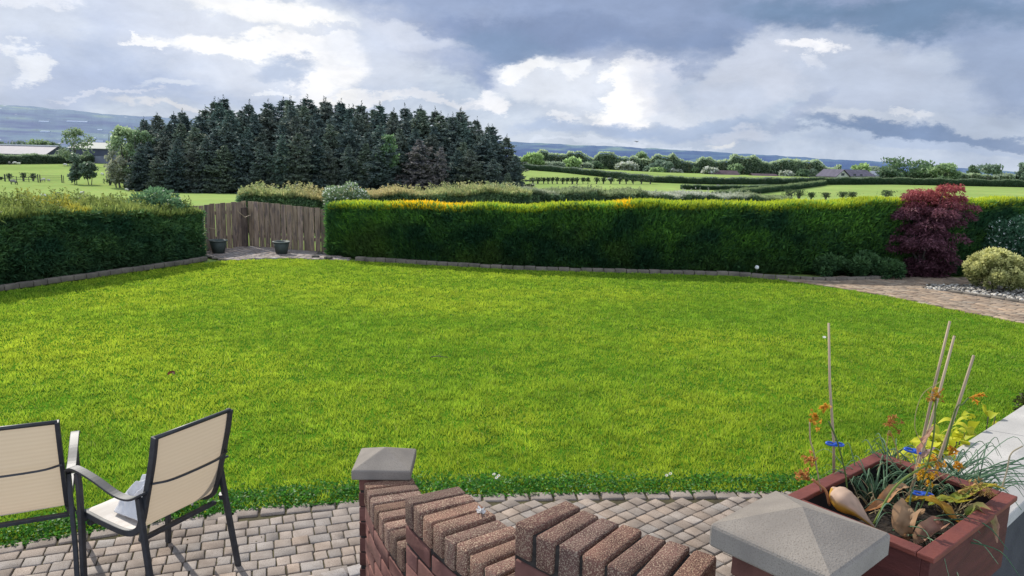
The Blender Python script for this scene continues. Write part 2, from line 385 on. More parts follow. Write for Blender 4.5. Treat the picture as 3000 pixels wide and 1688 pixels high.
# (x, y, semi-x, semi-y, slope dy/dx in photo px, colour, opacity, softness)
BL = [
 (150,100,460,130,.0,(214,222,238),.8,.8),(40,5,230,25,.05,(236,240,250),.8,.6),(650,230,500,75,.1,(172,188,219),.75,.7),(250,250,300,60,.05,(172,187,218),.6,.8),
 (480,100,240,60,.1,(178,192,222),.6,.6),
 (2050,40,1150,130,-.03,(146,163,197),.95,.45),(1500,150,420,115,.1,(140,158,192),.95,.4),(1900,170,300,75,.0,(136,154,190),.9,.5),
 (1260,90,300,120,.35,(152,168,202),.95,.45),(2560,45,560,60,.0,(112,138,170),.9,.8),(1650,90,260,60,.0,(126,144,180),.6,.9),(1350,110,260,60,.3,(134,152,188),.6,.9),(2050,150,200,50,.1,(126,146,182),.7,.8),(1480,150,140,70,0,(126,150,184),.7,.8),(1200,20,330,40,.0,(160,176,208),.8,.8),(2100,105,420,40,-.1,(140,158,192),.6,.9),
 (2950,200,180,120,.1,(146,163,195),.8,.6),
 (850,140,400,135,.1,(240,243,250),.62,.95),(1800,270,260,110,.0,(232,236,246),.45,.9),(770,58,215,42,.22,(255,255,255),1,.55),(1180,110,160,30,.25,(226,231,243),.5,.8),(640,8,110,22,.2,(250,251,255),.9,.5),
 (430,135,55,14,.08,(250,251,255),.95,.5),(720,140,240,24,.02,(255,255,255),1,.6),(900,150,120,35,.1,(252,252,255),1,.4),
 (990,190,95,70,.5,(253,253,255),.98,.7),(960,245,100,38,-.3,(252,252,255),.9,.75),(1040,140,110,70,.2,(190,202,225),.35,.8),
 (1120,180,100,70,.6,(206,214,231),.6,.7),(860,200,90,30,.0,(172,188,216),.7,.6),(920,105,120,14,.05,(190,202,226),.5,.7),
 (1060,292,130,14,.08,(250,249,248),.85,.6),(1260,298,180,13,.02,(226,229,238),.8,.7),(1420,285,50,30,.1,(248,248,252),.85,.5),
 (60,172,70,32,.12,(236,240,248),.85,.4),(15,190,20,18,0,(225,231,244),.7,.5),(500,243,95,16,.0,(218,225,238),.75,.6),(330,268,130,7,.05,(214,220,236),.7,.7),
 (580,325,190,13,.12,(224,226,233),.75,.7),(1000,340,200,30,.0,(190,202,224),.6,.7),(820,258,25,9,.1,(236,240,248),.8,.5),
 (2420,200,330,125,.05,(196,205,223),.9,.4),(2200,230,130,110,-.3,(206,213,229),.85,.4),(2370,142,85,17,.0,(250,250,254),.95,.5),(2370,182,42,18,.1,(245,246,252),.9,.5),
 (2600,260,300,90,.1,(180,191,213),.6,.6),(2480,215,220,50,.15,(190,200,219),.5,.7),
 (1620,240,190,55,-.05,(230,235,245),.85,.5),(1560,222,80,22,.0,(250,251,254),.95,.4),(1700,215,60,25,-.3,(246,248,253),.9,.4),
 (1850,255,75,65,-.3,(255,255,255),1,.3),(1830,300,95,42,-.2,(254,254,255),1,.35),(1800,340,70,22,-.15,(250,250,254),.95,.45),(1930,260,100,80,.3,(226,229,240),.75,.5),
 (1640,335,45,16,-.1,(236,239,247),.8,.5),(2000,320,150,20,.05,(214,221,234),.75,.6),(2050,280,170,45,.2,(190,201,222),.5,.7),
 (1980,370,260,28,.0,(164,182,212),.7,.7),(1720,375,250,24,.05,(168,186,216),.7,.7),
 (2520,345,230,26,.0,(206,213,226),.8,.6),(2780,330,260,40,.0,(182,194,214),.7,.6),(2620,325,60,12,.2,(222,226,235),.7,.6),
 (2640,378,320,24,.03,(122,144,180),.95,.7),(2950,385,220,22,.02,(136,156,190),.8,.6),(2350,330,60,40,-.6,(166,180,208),.6,.6),
 (2160,395,130,20,.0,(205,213,230),.8,.6),(2700,420,330,18,.02,(176,192,219),.7,.7),
 (1700,419,280,7,.03,(214,223,238),.85,.7),(2110,424,50,11,.0,(228,231,236),.85,.6),(2000,432,150,7,.03,(206,216,233),.7,.7),
]
for (x, y, sx, sy, sl, colb, op, soft) in BL:
    a0, e0 = px2ae(x, y); a1, e1 = px2ae(x + sx, y + sl*sx); a2, e2 = px2ae(x, y - sy)
    J = np.array([[a1-a0, a2-a0], [e1-e0, e2-e0]]); Ji = np.linalg.inv(J); off = -Ji @ np.array([a0, e0])
    us = []
    for r_ in range(2):
        d_ = N(nt, 'ShaderNodeVectorMath', operation='DOT_PRODUCT'); L.new(WP, d_.inputs[0]); d_.inputs[1].default_value = (Ji[r_, 0], Ji[r_, 1], off[r_]); us.append(d_.outputs['Value'])
    q = math_('MULTIPLY_ADD', us[0], us[0], math_('MULTIPLY', us[1], us[1]))
    mr = N(nt, 'ShaderNodeMapRange', interpolation_type='SMOOTHSTEP'); L.new(q, mr.inputs[0])
    mr.inputs[1].default_value = 1.05 + soft*1.15; mr.inputs[2].default_value = max(0, .9 - soft); mr.inputs[3].default_value = 0; mr.inputs[4].default_value = op
    colr = mixc(mr.outputs[0], colr, skyc(colb))
# fine modulation
nE = noise(22, 8, .6, 5.5, .3); nF = noise(6, 6, .55, 9.3, .2)
mod = math_('ADD', math_('MULTIPLY_ADD', nE.outputs['Fac'], .26, .60), math_('MULTIPLY_ADD', nD.outputs['Fac'], .42, math_('MULTIPLY', nF.outputs['Fac'], .18)))
v = N(nt, 'ShaderNodeVectorMath', operation='SCALE'); L.new(colr, v.inputs[0]); L.new(mod, v.inputs['Scale'])
# unseen sky overhead, dimmed to hold down the ambient fill
dk = N(nt, 'ShaderNodeMapRange'); L.new(el, dk.inputs[0]); dk.inputs[1].default_value = .5; dk.inputs[2].default_value = 1.1; dk.inputs[3].default_value = 1; dk.inputs[4].default_value = .8
# unseen cloud behind the viewer, brightened to fill the shaded faces
bk = N(nt, 'ShaderNodeMapRange', interpolation_type='SMOOTHSTEP'); L.new(sep.outputs[1], bk.inputs[0]); bk.inputs[1].default_value = .15; bk.inputs[2].default_value = -.7; bk.inputs[3].default_value = 1; bk.inputs[4].default_value = 2.1
dkb = math_('MULTIPLY', dk.outputs[0], bk.outputs[0])
v2 = N(nt, 'ShaderNodeVectorMath', operation='SCALE'); L.new(v.outputs[0], v2.inputs[0]); L.new(dkb, v2.inputs['Scale'])
v3 = N(nt, 'ShaderNodeVectorMath', operation='SCALE'); L.new(v2.outputs[0], v3.inputs[0]); v3.inputs['Scale'].default_value = 10.0
mm = N(nt, 'ShaderNodeMixRGB'); mm.inputs[0].default_value = .96; L.new(sky.outputs[0], mm.inputs[1]); L.new(v3.outputs[0], mm.inputs[2])
bg = N(nt, 'ShaderNodeBackground'); bg.inputs[1].default_value = .1; L.new(mm.outputs[0], bg.inputs[0])
wo = N(nt, 'ShaderNodeOutputWorld'); L.new(bg.outputs[0], wo.inputs[0])
W.cycles.sampling_method = 'MANUAL'; W.cycles.sample_map_resolution = 512

# ================================================================== LAND
def terrain():
    ds = np.concatenate([np.linspace(.0, 18, 10), np.linspace(19, 120, 60), np.linspace(123, 360, 70), np.linspace(375, 900, 30)])
    azs = np.radians(np.linspace(-75, 75, 160))
    D, A = np.meshgrid(ds, azs, indexing='ij'); x = D*np.sin(A); y = D*np.cos(A) - 1.5*0
    z = ter(x, y); v = np.stack([x, y, z], -1).reshape(-1, 3); n1, n2 = D.shape
    i = np.arange(n1-1)[:, None]*n2 + np.arange(n2-1)[None]; f = np.stack([i, i+n2, i+n2+1, i+1], -1).reshape(-1, 4)[:, ::-1]
    f = f[:, ::-1] if False else f
    me = npmesh('ground', v, f, smooth=True)
    return tag(link('ground', me, M['ground']), kind='structure')
terrain()
def hills():
    rid = [(-900,268),(0,305),(150,318),(330,335),(500,345),(800,365),(1200,395),(1500,415),(1700,426),(1850,431),(2000,440),(2200,452),(2400,464),(2560,472),(2780,489),(3000,505),(3900,528)]
    ra, re_ = [], []
    for x, y in rid:
        d = ray(x, y); ra.append(math.atan2(d[0], d[1])); re_.append(d[2]/math.hypot(d[0], d[1]))
    na, nr = 1100, 130
    az_ = np.linspace(ra[0], ra[-1], na); er = np.interp(az_, ra, re_) + .0006*(fbm(az_*60, az_*0, 5) - .5)*4
    t = np.linspace(0, 1, nr); r = 620*(7500/620)**t
    e0 = -.047
    T, A = np.meshgrid(t, az_, indexing='ij'); R_ = np.broadcast_to(r[:, None], T.shape)
    E_ = e0 + (er[None] - e0)*(T**.8) + .0012*(fbm(A*30, T*9, 9) - .5)*np.sin(T*PI)
    x = R_*np.sin(A); y = R_*np.cos(A); z = EYE + E_*R_
    k1 = fbm(A*38, E_*420, 21, 5); k2 = fbm(A*12, E_*160, 33, 4); k3 = vnoise(A*130, E_*900, 40)
    dark = np.array(lin((70, 98, 150)))*1.0; mid = np.array(lin((102, 134, 166))); light = np.array(lin((150, 178, 160))); far = np.array(lin((132, 158, 190)))  # distance haze is painted into these bluish colours, paler at the ridge
    top = np.clip((E_ - (er[None] - .022))/.022, 0, 1)
    left = np.clip((.02 - A)/.5, 0, 1)
    g = np.clip((k1*.6 + k2*.4 - .36 + .1*top - .12*(1-left))*4.0, 0, 1)[..., None]
    c_ = dark*(1-g) + mid*g
    patch = (np.clip((k2 - .52)*7, 0, 1)*np.clip((k1 - .46)*7, 0, 1)*(.35 + .65*top))[..., None]
    c_ = c_*(1-patch*.8) + light*patch*.8
    hd = np.clip((vnoise(A*260, E_*1500, 70) - .72)*5, 0, 1)[..., None]*(.5*g)
    c_ = c_*(1 - hd*.5)
    w = (np.clip((k3 - .955)*30, 0, 1)*np.clip(left*2, .15, 1))[..., None]; c_ = c_*(1-w) + np.array([.75, .8, .88])*w
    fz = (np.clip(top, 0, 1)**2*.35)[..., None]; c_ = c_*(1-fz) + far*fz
    v = np.stack([x, y, z], -1).reshape(-1, 3)
    i = np.arange(nr-1)[:, None]*na + np.arange(na-1)[None]; f = np.stack([i, i+1, i+na+1, i+na], -1).reshape(-1, 4)
    me = npmesh('hills', v, f, c_.reshape(-1, 3)*.56, smooth=True)
    tag(link('hills', me, M['vcol']), kind='structure')
hills()
def plain():
    v = []; f = []; n = 60
    for r in (7000, 28000):
        for k in range(n+1):
            a = math.radians(-60 + 120*k/n); v.append((r*math.sin(a), r*math.cos(a), -60 if r < 8000 else -30))
    for k in range(n): f.append((k, k+1, n+2+k, n+1+k))
    me = npmesh('distant_plain', v, np.array(f), np.tile(np.array(lin((120, 145, 185)))*.6, (len(v), 1)))
    tag(link('distant_plain', me, M['vcol']), kind='structure')
plain()

# ---------------- lawn polygon
near = [(-9.5, 1.5), (-6, 2.55), (-4.2, 3.3), (-2.93, 3.96), (-2.3, 4.27), (-1.74, 4.48), (-.99, 4.66), (-.2, 4.80), (.76, 4.89), (1.98, 4.98), (3.0, 5.0), (3.6, 4.6), (4.6, 5.2), (6.2, 6.7), (8.4, 8.4)]
right_ = [(9.3, 8.9), (7.94, 11.1), (6.9, 13.35), (6.3, 14.2), (5.6, 14.95)]
far_ = [(4.6, 15.42), (2.5, 15.45), (0, 15.5), (-2.2, 15.95), (-3.6, 16.2), (-5.0, 16.3), (-6.15, 15.75)]
left_ = [(-6.6, 15.1), (-7.35, 13.4), (-8.15, 11.6), (-9.0, 9.7), (-10.2, 7.2), (-11.0, 5.4)]
LAWN = [tuple(p) for p in catmull(near, 5)] + right_ + far_ + left_
def lawnbase():
    m = surf('turf', (.035,.10,.010), (.07,.18,.012), 3, 1, .3, 60, spec=0)
    polysheet('lawn_soil', LAWN, .012, m)
lawnbase()
def lawncol(x, y):
    big = fbm(x*.33+5, y*.62+3, 3, 4); med = fbm(x*1.5, y*1.9, 8, 3); sm = fbm(x*6, y*6, 15, 2)
    sun_patch = np.clip((big*.7 + med*.3 - .40)*2.2, 0, .62)  # sunlit patches painted into the blade colour
    for (cx_, cy_, rx, ry, a) in ((-5.4,8.2,2.6,1.5,.8),(-1.2,11.5,1.9,.8,.75),(1.6,12.8,1.6,.9,.6),(-5.0,13.6,2.4,1.2,.55),(-.3,5.9,.35,.3,.7),(1.0,5.5,.2,.2,.7),(3.0,9.2,1.6,1.0,.4),(-2.5,14.6,3,.7,.35)):
        sun_patch = np.maximum(sun_patch, a*np.exp(-(((x-cx_)/rx)**2 + ((y-cy_)/ry)**2))*np.clip(.6 + sm, 0, 1))
    dk = np.clip((.47 - (med*.5 + big*.5))*5, 0, 1)
    c_ = colmix((.29, .445, .035), (.55, .63, .05), sun_patch); c_ = colmix(c_, (.20, .36, .03), dk*.35)
    return c_*(.82 + .36*sm[:, None])
def grass():
    parts = []
    # stripes of blades: (y range, x range fn, density per m2, height, width)
    for (d0, d1, dens, h, w) in ((3.2, 5.6, 8500, .036, .0065), (5.6, 7.5, 5200, .038, .009), (7.5, 10, 3600, .034, .011), (10, 13, 2700, .032, .014), (13, 17.5, 1900, .030, .018)):
        A = .5*(d1**2 - d0**2)*1.36; n = int(A*dens)
        d = np.sqrt(RG.uniform(d0**2, d1**2, n)); a = RG.uniform(-.68, .68, n)
        x = d*np.sin(a); y = d*np.cos(a)
        k = inpoly(x, y, LAWN); x = x[k]; y = y[k]; n = len(x)
        clump = fbm(x*9, y*9, 77, 2)
        p = np.stack([x, y, np.full(n, .01)], 1)
        th = RG.uniform(0, 2*PI, n) ; lean = RG.uniform(.15, .95, n)
        dr = np.stack([np.cos(th)*lean, np.sin(th)*lean, np.ones(n)], 1)
        hh = h*RG.uniform(.5, 1.35, n)*(.35 + 1.3*clump)*(.88 + .24*vnoise(x*3.1, y*3.1, 5))
        cl = lawncol(x, y)*RG.uniform(.8, 1.2, (n, 1))
        cl *= (.72 + .5*clump)[:, None]; dry = RG.random(n) < .025; cl[dry] = np.array([.42, .48, .12])*RG.uniform(.6, 1.1, (dry.sum(), 1))
        dd = unit(dr); r = unit(RG.normal(size=(n, 3))*[1, 1, .2]); s_ = unit(np.cross(dd, r)); ww = (w*RG.uniform(.7, 1.3, n))[:, None]
        v = np.stack([p - s_*ww*.5, p + s_*ww*.5, p + dd*hh[:, None]], 1).reshape(-1, 3)
        parts.append((v, np.arange(n*3).reshape(n, 3), np.stack([cl*.6, cl*.6, cl*1.15], 1).reshape(-1, 3)))  # dark blade roots paint the fine shade between blades
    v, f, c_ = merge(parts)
    tag(link('lawn_grass', npmesh('lawn_grass', v, f, c_), M['grass']), 'short mown lawn grass, bright green with yellower patches of painted sunlight', 'grass', kind='stuff')
grass()
def edge_clover():
    pts = catmull(near[:12], 30); n = 26000
    i = RG.integers(0, len(pts)-1, n); t = RG.random((n, 1)); p = pts[i]*(1-t) + pts[i+1]*t
    tan = unit(pts[i+1] - pts[i]); nor = np.stack([-tan[:, 1], tan[:, 0]], 1)
    off = RG.normal(.10, .12, n); off = np.clip(off, -.07 + .05*fbm(p[:, 0]*5, p[:, 1]*5, 3), .5); p = p + nor*off[:, None]
    hgt = .015 + .05*RG.random(n)*np.clip(1-abs(off-.1)*3, .2, 1)*(.5 + fbm(p[:, 0]*4, p[:, 1]*4, 6))
    q = np.stack([p[:, 0], p[:, 1], hgt], 1)
    d = np.stack([RG.normal(size=n), RG.normal(size=n), RG.normal(.1, .35, n)], 1)
    cl = colmix((.03, .12, .02), (.12, .34, .035), RG.random(n)**1.6)
    yl = RG.random(n) < .02; cl[yl] = (.3, .34, .03)
    v, f, c_ = spikes(q, d, RG.uniform(.014, .028, n), RG.uniform(.012, .022, n), cl, wid=.5)
    tag(link('edge_clover', npmesh('edge_clover', v, f, c_), M['leaf']), 'dark low clover and creeping leaves along the patio edge of the lawn', 'ground cover', kind='stuff')
edge_clover()

# ---------------- paving
def paving(name, poly, org, ang, pitch, lens, mat, hz=.045, gap=.0065, keep=None, tint=(1, 1, 1), zt=.03, var=.12, bev=.0065, jit=.0018):
    ca, sa = math.cos(ang), math.sin(ang); P = np.array([p[:2] for p in poly]); q = P - org
    u = q[:, 0]*ca + q[:, 1]*sa; w = -q[:, 0]*sa + q[:, 1]*ca
    r0 = int(math.floor(w.min()/pitch)) - 1; r1 = int(math.ceil(w.max()/pitch)) + 1
    T = {ln: rblock(ln-gap, pitch-gap, hz, bev, 2) for ln in set(lens)}
    cs = []; 
    for r in range(r0, r1):
        x = u.min() - RG.random()*.2
        while x < u.max():
            ln = lens[RG.integers(len(lens))]; cs.append((x + ln/2, (r + .5)*pitch, ln)); x += ln
    cs = np.array(cs); X_ = org[0] + cs[:, 0]*ca - cs[:, 1]*sa; Y_ = org[1] + cs[:, 0]*sa + cs[:, 1]*ca
    k = inpoly(X_, Y_, P)
    if keep is not None: k &= keep(X_, Y_)
    vs, fs, co = [], [], []; o = 0
    for X0, Y0, ln in zip(X_[k], Y_[k], cs[k, 2]):
        bv, bf = T[ln]; a = ang + RG.normal()*.015; c0, s0 = math.cos(a), math.sin(a)
        b = bv.copy(); b[:, 2] += b[:, 0]*RG.normal()*.02 + b[:, 1]*RG.normal()*.02
        b = np.stack([b[:, 0]*c0 - b[:, 1]*s0 + X0, b[:, 0]*s0 + b[:, 1]*c0 + Y0, b[:, 2] + zt - hz/2 + RG.normal()*jit], 1)
        b[:, :2] += RG.normal(size=(len(b), 2))*.0012
        g = 1 + RG.normal()*var; w_ = RG.normal()*.035
        vs.append(b); fs.append(bf + o); o += len(b); co.append(np.tile(np.array(tint)*g*np.array([1+w_, 1, 1-w_]), (len(b), 1)))
    V_ = np.concatenate(vs); st_ = .78 + .44*fbm(V_[:, 0]*2.3, V_[:, 1]*2.3, 44, 4)[:, None]
    me = npmesh(name, V_, np.concatenate(fs), np.clip(np.concatenate(co)*st_, .3, 1.6), smooth=False)
    return tag(link(name, me, mat), kind='structure')
nearc = catmull(near[:12], 6)
inner = [(p[0]+.02, p[1]-.15) for p in nearc]
PATIO = [tuple(p) for p in nearc] + [(3.6, 2.6), (2.0, 1.2), (-9.5, -.5)]
polysheet('patio_bed', PATIO, .019, M['joint'])
def border_course():
    bv, bf = rblock(.15, .11, .045, .012, 2); vs, fs, co = [], [], []; o = 0
    pts = catmull(near[:12], 40); s_ = np.concatenate([[0], np.cumsum(np.linalg.norm(np.diff(pts, axis=0), axis=1))])
    for d in np.arange(.08, s_[-1], .163):
        x = np.interp(d, s_, pts[:, 0]); y = np.interp(d, s_, pts[:, 1]); x2 = np.interp(d+.02, s_, pts[:, 0]); y2 = np.interp(d+.02, s_, pts[:, 1])
        a = math.atan2(y2-y, x2-x) + RG.normal()*.02; x += .07*math.sin(a); y -= .07*math.cos(a)
        b = np.stack([bv[:, 0]*math.cos(a) - bv[:, 1]*math.sin(a) + x, bv[:, 0]*math.sin(a) + bv[:, 1]*math.cos(a) + y, bv[:, 2] + .009 + RG.normal()*.003], 1)
        vs.append(b); fs.append(bf+o); o += len(b); co.append(np.full((len(b), 3), 1 + RG.normal()*.1))
    tag(link('patio_border', npmesh('patio_border', np.concatenate(vs), np.concatenate(fs), np.concatenate(co)), M['paver']), kind='structure')
border_course()
PIN = [(p[0], p[1]-.145) for p in nearc] + [(3.4, 2.7), (2.0, 1.3), (-6, 1.3), (-9.5, .9)]
fan = lambda x, y: (x > -1.30 + .35*(3.2 - y)*0) & (np.hypot(x+.55, y-3.0) < .86)
paving('patio_cobbles', PIN, np.array([-2.5, 3.9]), math.atan2(.34, .94), .100, [.078, .1, .128], M['paver'], keep=lambda x, y: (x < -.62) & ~fan(x, y))
paving('patio_square_setts', PIN, np.array([0.4, 4.0]), math.radians(40), .099, [.099], M['paver'], keep=lambda x, y: (x >= -.62), tint=(1.0, .99, .97))
paving('patio_pale_setts', PIN, np.array([-1.0, 3.4]), math.radians(28), .108, [.108, .15], M['paver'], keep=lambda x, y: (x < -.62) & fan(x, y), tint=(1.14, 1.2, 1.28))
def moss():
    n = 2600; x = RG.uniform(-3, 2.4, n); y = RG.uniform(2.6, 4.8, n); k = inpoly(x, y, PIN) & (fbm(x*3, y*3, 55) > .5); x, y = x[k], y[k]; n = len(x)
    q = np.stack([x, y, np.full(n, .024)], 1); d = RG.normal(size=(n, 3))*[1, 1, .4]
    cl = colmix((.06, .08, .015), (.16, .12, .03), RG.random(n))
    v, f, c_ = spikes(q, d, .014, .01, cl)
    tag(link('moss_in_joints', npmesh('moss_in_joints', v, f, c_), M['leaf']), 'brownish moss and crumbs in the joints of the patio', 'moss', kind='stuff')
moss()
# corner paving in front of the board fence
CORN = [(-6.15, 15.8), (-5.0, 16.35), (-3.6, 16.25), (-3.95, 17.0), (-4.75, 17.6), (-6.65, 18.35), (-7.15, 17.1), (-6.9, 16.4)]
polysheet('corner_bed', CORN, .006, M['joint'])
paving('corner_paving', CORN, np.array([-5, 17]), math.radians(-15), .14, [.14, .2], M['paver'], gap=.014, tint=(1.1, 1.12, 1.18), var=.1)
PATH = [(5.5, 15.2), (5.6, 14.95), (6.3, 14.2), (6.9, 13.35), (7.94, 11.1), (9.3, 8.9), (11.5, 9.4), (9.4, 12.6), (8.95, 13.4), (8.1, 14.35), (8.4, 14.9), (9.8, 15.2), (11, 15.9), (11, 16.2), (7.3, 15.75)]
polysheet('path_bed', PATH, .006, M['joint'])
paving('garden_path', PATH, np.array([7, 14]), math.radians(-52), .11, [.21], M['path_brick'], gap=.01, var=.12)
BED = [(8.95, 13.4), (8.1, 14.35), (8.4, 14.9), (9.8, 15.2), (11, 15.9), (14, 15.9), (14, 10.5), (11.0, 10.1), (9.4, 12.6)]
polysheet('gravel_bed_soil', BED, .008, surf('bed_soil', (.05, .045, .04), (.1, .09, .08), 6, 1, .5, 50))
def gravel():
    bm = bmesh.new(); bmesh.ops.create_icosphere(bm, subdivisions=1, radius=1); bv = np.array([q.co[:] for q in bm.verts]); bf = np.array([[q.index for q in fa.verts] for fa in bm.faces]); bm.free()
    n = 5200; x = RG.uniform(8, 12.5, n); y = RG.uniform(10.2, 15.9, n); k = inpoly(x, y, BED); x, y = x[k], y[k]; n = len(x)
    s_ = RG.uniform(.016, .036, n)[:, None, None]*np.stack([RG.uniform(.8, 1.3, n), RG.uniform(.8, 1.3, n), RG.uniform(.5, .9, n)], 1)[:, None]
    v = bv[None]*s_ + np.stack([x, y, np.full(n, .022)], 1)[:, None]
    g = RG.uniform(.35, 1.25, (n, 1))*np.array([1, .97, .92]); c_ = np.repeat(g, len(bv), 0)
    f = (bf[None] + (np.arange(n)*len(bv))[:, None, None]).reshape(-1, 3)
    tag(link('gravel', npmesh('gravel', v.reshape(-1, 3), f, c_), M['stone']), 'pale rounded gravel covering the bed around the yellow bush', 'gravel', kind='stuff')
gravel()
def edging(name, pts, w=.12, h=.09, step=.24, mat='kerb'):
    pts = catmull(pts, 12); s_ = np.concatenate([[0], np.cumsum(np.linalg.norm(np.diff(pts, axis=0), axis=1))]); mb = MB()
    bv, bf = rblock(step-.012, w, h, .012, 2); vs, fs, co = [], [], []; o = 0
    for d in np.arange(step/2, s_[-1], step):
        x = np.interp(d, s_, pts[:, 0]); y = np.interp(d, s_, pts[:, 1]); x2 = np.interp(d+.05, s_, pts[:, 0]); y2 = np.interp(d+.05, s_, pts[:, 1]); a = math.atan2(y2-y, x2-x)
        b = np.stack([bv[:, 0]*math.cos(a) - bv[:, 1]*math.sin(a) + x, bv[:, 0]*math.sin(a) + bv[:, 1]*math.cos(a) + y, bv[:, 2] + h/2 - .005 + RG.normal()*.004], 1)
        vs.append(b); fs.append(bf+o); o += len(b)
    tag(link(name, npmesh(name, np.concatenate(vs), np.concatenate(fs)), M[mat]), kind='structure')
edging('left_lawn_edging', [(-11.3, 5.3), (-10.45, 7.2), (-9.2, 9.8), (-8.35, 11.7), (-7.55, 13.5), (-6.8, 15.2), (-6.6, 15.9)])
edging('right_lawn_edging', [(-3.5, 16.4), (-2.1, 16.1), (0, 15.62), (2.5, 15.55), (4.6, 15.55), (5.6, 15.25), (6.4, 15.1), (7.2, 15.3), (7.9, 15.6)], w=.14)
edging('gravel_bed_edging', [(11.0, 10.0), (9.4, 12.5), (8.95, 13.3), (8.4, 14.0)], w=.13, h=.07)

# ================================================================== HEDGES
def hedge(name, label, front, depth, hfn, n, colface, coltop, hot=(), spr=(.05, .12), wdt=.028, up=1.0, core_in=.10, topshoot=.1, cat='hedge', group=None, mat='shade_leaf', rough=.05, topfrac=.35, tz=None, shoots=None, ctr=(.5, 1.3), rise=0):
    """front: polyline of the base of the near face; depth to the +normal side"""
    fp = np.array(front, float); s_ = np.concatenate([[0], np.cumsum(np.linalg.norm(np.diff(fp, axis=0), axis=1))]); S = s_[-1]
    def pos(s):
        x = np.interp(s, s_, fp[:, 0]); y = np.interp(s, s_, fp[:, 1]); x2 = np.interp(s+.3, s_, fp[:, 0]); y2 = np.interp(s+.3, s_, fp[:, 1]); x1 = np.interp(s-.3, s_, fp[:, 0]); y1 = np.interp(s-.3, s_, fp[:, 1])
        t = unit(np.stack([x2-x1, y2-y1], -1)); return x, y, t
    cx0 = fp[0]; root = empty(name, (cx0[0], cx0[1], 0), 0, label, cat, group)
    O = np.array([cx0[0], cx0[1], 0.])
    zg = (lambda x, y: np.zeros_like(x)) if tz is None else tz
    # dark core
    ns = max(8, int(S/.35)); ss = np.linspace(core_in, S-core_in, ns); x, y, t = pos(ss); nn = np.stack([-t[:, 1], t[:, 0]], -1); H = hfn(ss)
    ring = []
    for (o_, hz) in ((core_in, 0), (core_in, .5), (core_in, .93), (depth*.5, .97), (depth-core_in, .93), (depth-core_in, 0)):
        j = RG.normal(size=ns)*.02
        ring.append(np.stack([x + nn[:, 0]*(o_+j), y + nn[:, 1]*(o_+j), zg(x, y) + H*hz - (core_in*.5 if hz > .8 else 0)], -1))
    ring = np.stack(ring, 1); k = ring.shape[1]; v = ring.reshape(-1, 3) - O; f = []
    for i in range(ns-1):
        for j in range(k): f.append((i*k+j, i*k+(j+1) % k, (i+1)*k+(j+1) % k, (i+1)*k+j))
    f.append((0, 1, 2, 3)); f.append((0, 3, 4, 5)); e_ = (ns-1)*k; f.append((e_+3, e_+2, e_+1, e_)); f.append((e_+5, e_+4, e_+3, e_))
    link('branches', npmesh('branches', v, np.array(f)), M['core'], root)
    # sprigs
    nt_ = int(n*topfrac); nf = n - nt_
    s1 = RG.uniform(0, S, nf); x, y, t = pos(s1); nn = np.stack([-t[:, 1], t[:, 0]], -1); H = hfn(s1); hz = RG.random(nf)**.9
    bul = rough*(fbm(s1*1.6, hz*3, 4)-.5)*2 + rough*1.2*(fbm(s1*5, hz*9, 5)-.5)
    o_ = core_in*.9 - RG.random(nf)*core_in - bul + .05*(hz-.4)
    p = np.stack([x + nn[:, 0]*o_, y + nn[:, 1]*o_, zg(x, y) + H*hz*.97], -1)
    d = np.stack([-nn[:, 0]*.7, -nn[:, 1]*.7, np.full(nf, up)], -1) + RG.normal(size=(nf, 3))*.55
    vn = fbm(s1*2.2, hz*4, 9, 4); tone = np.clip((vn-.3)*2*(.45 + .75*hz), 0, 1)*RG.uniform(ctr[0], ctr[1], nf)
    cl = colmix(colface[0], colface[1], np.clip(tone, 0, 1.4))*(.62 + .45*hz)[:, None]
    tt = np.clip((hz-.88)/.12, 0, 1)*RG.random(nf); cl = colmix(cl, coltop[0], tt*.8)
    br = fbm(s1*.9, hz*1.5, 63, 3); cl = colmix(cl, np.array(colface[1])*[1.3, .85, .7], np.clip((br-.6)*5, 0, 1)*.3)
    L1 = RG.uniform(spr[0], spr[1], nf)
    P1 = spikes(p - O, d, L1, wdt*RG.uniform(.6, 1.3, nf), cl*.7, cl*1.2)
    s2 = RG.uniform(0, S, nt_); x, y, t = pos(s2); nn = np.stack([-t[:, 1], t[:, 0]], -1); H = hfn(s2); o2 = RG.random(nt_)**1.4*depth
    hj = RG.normal(size=nt_)*.02 - .05*(abs(o2/depth-.5)*2)**3
    p = np.stack([x + nn[:, 0]*o2, y + nn[:, 1]*o2, zg(x, y) + H*.97 + hj + rise*o2/depth], -1)
    d = np.stack([np.zeros(nt_), np.zeros(nt_), np.full(nt_, 1.2)], -1) + RG.normal(size=(nt_, 3))*.4
    cl = colmix(coltop[0], coltop[1], RG.random(nt_)); cl = cl*(.65 + .7*fbm(s2*3, o2*3, 12))[:, None]
    for (a, b, hc) in hot:
        w_ = np.clip(1 - (abs(s2-(a+b)/2)/((b-a)/2))**4, 0, 1)*RG.uniform(.5, 1, nt_); cl = colmix(cl, hc, w_)
    L2 = RG.uniform(.4, 1, nt_)*topshoot*(.7 + .8*fbm(s2*2, o2*0, 31))
    P2 = spikes(p - O, d, L2 + .03, wdt*RG.uniform(.6, 1.3, nt_), cl*.75, cl*1.2)
    P4 = []
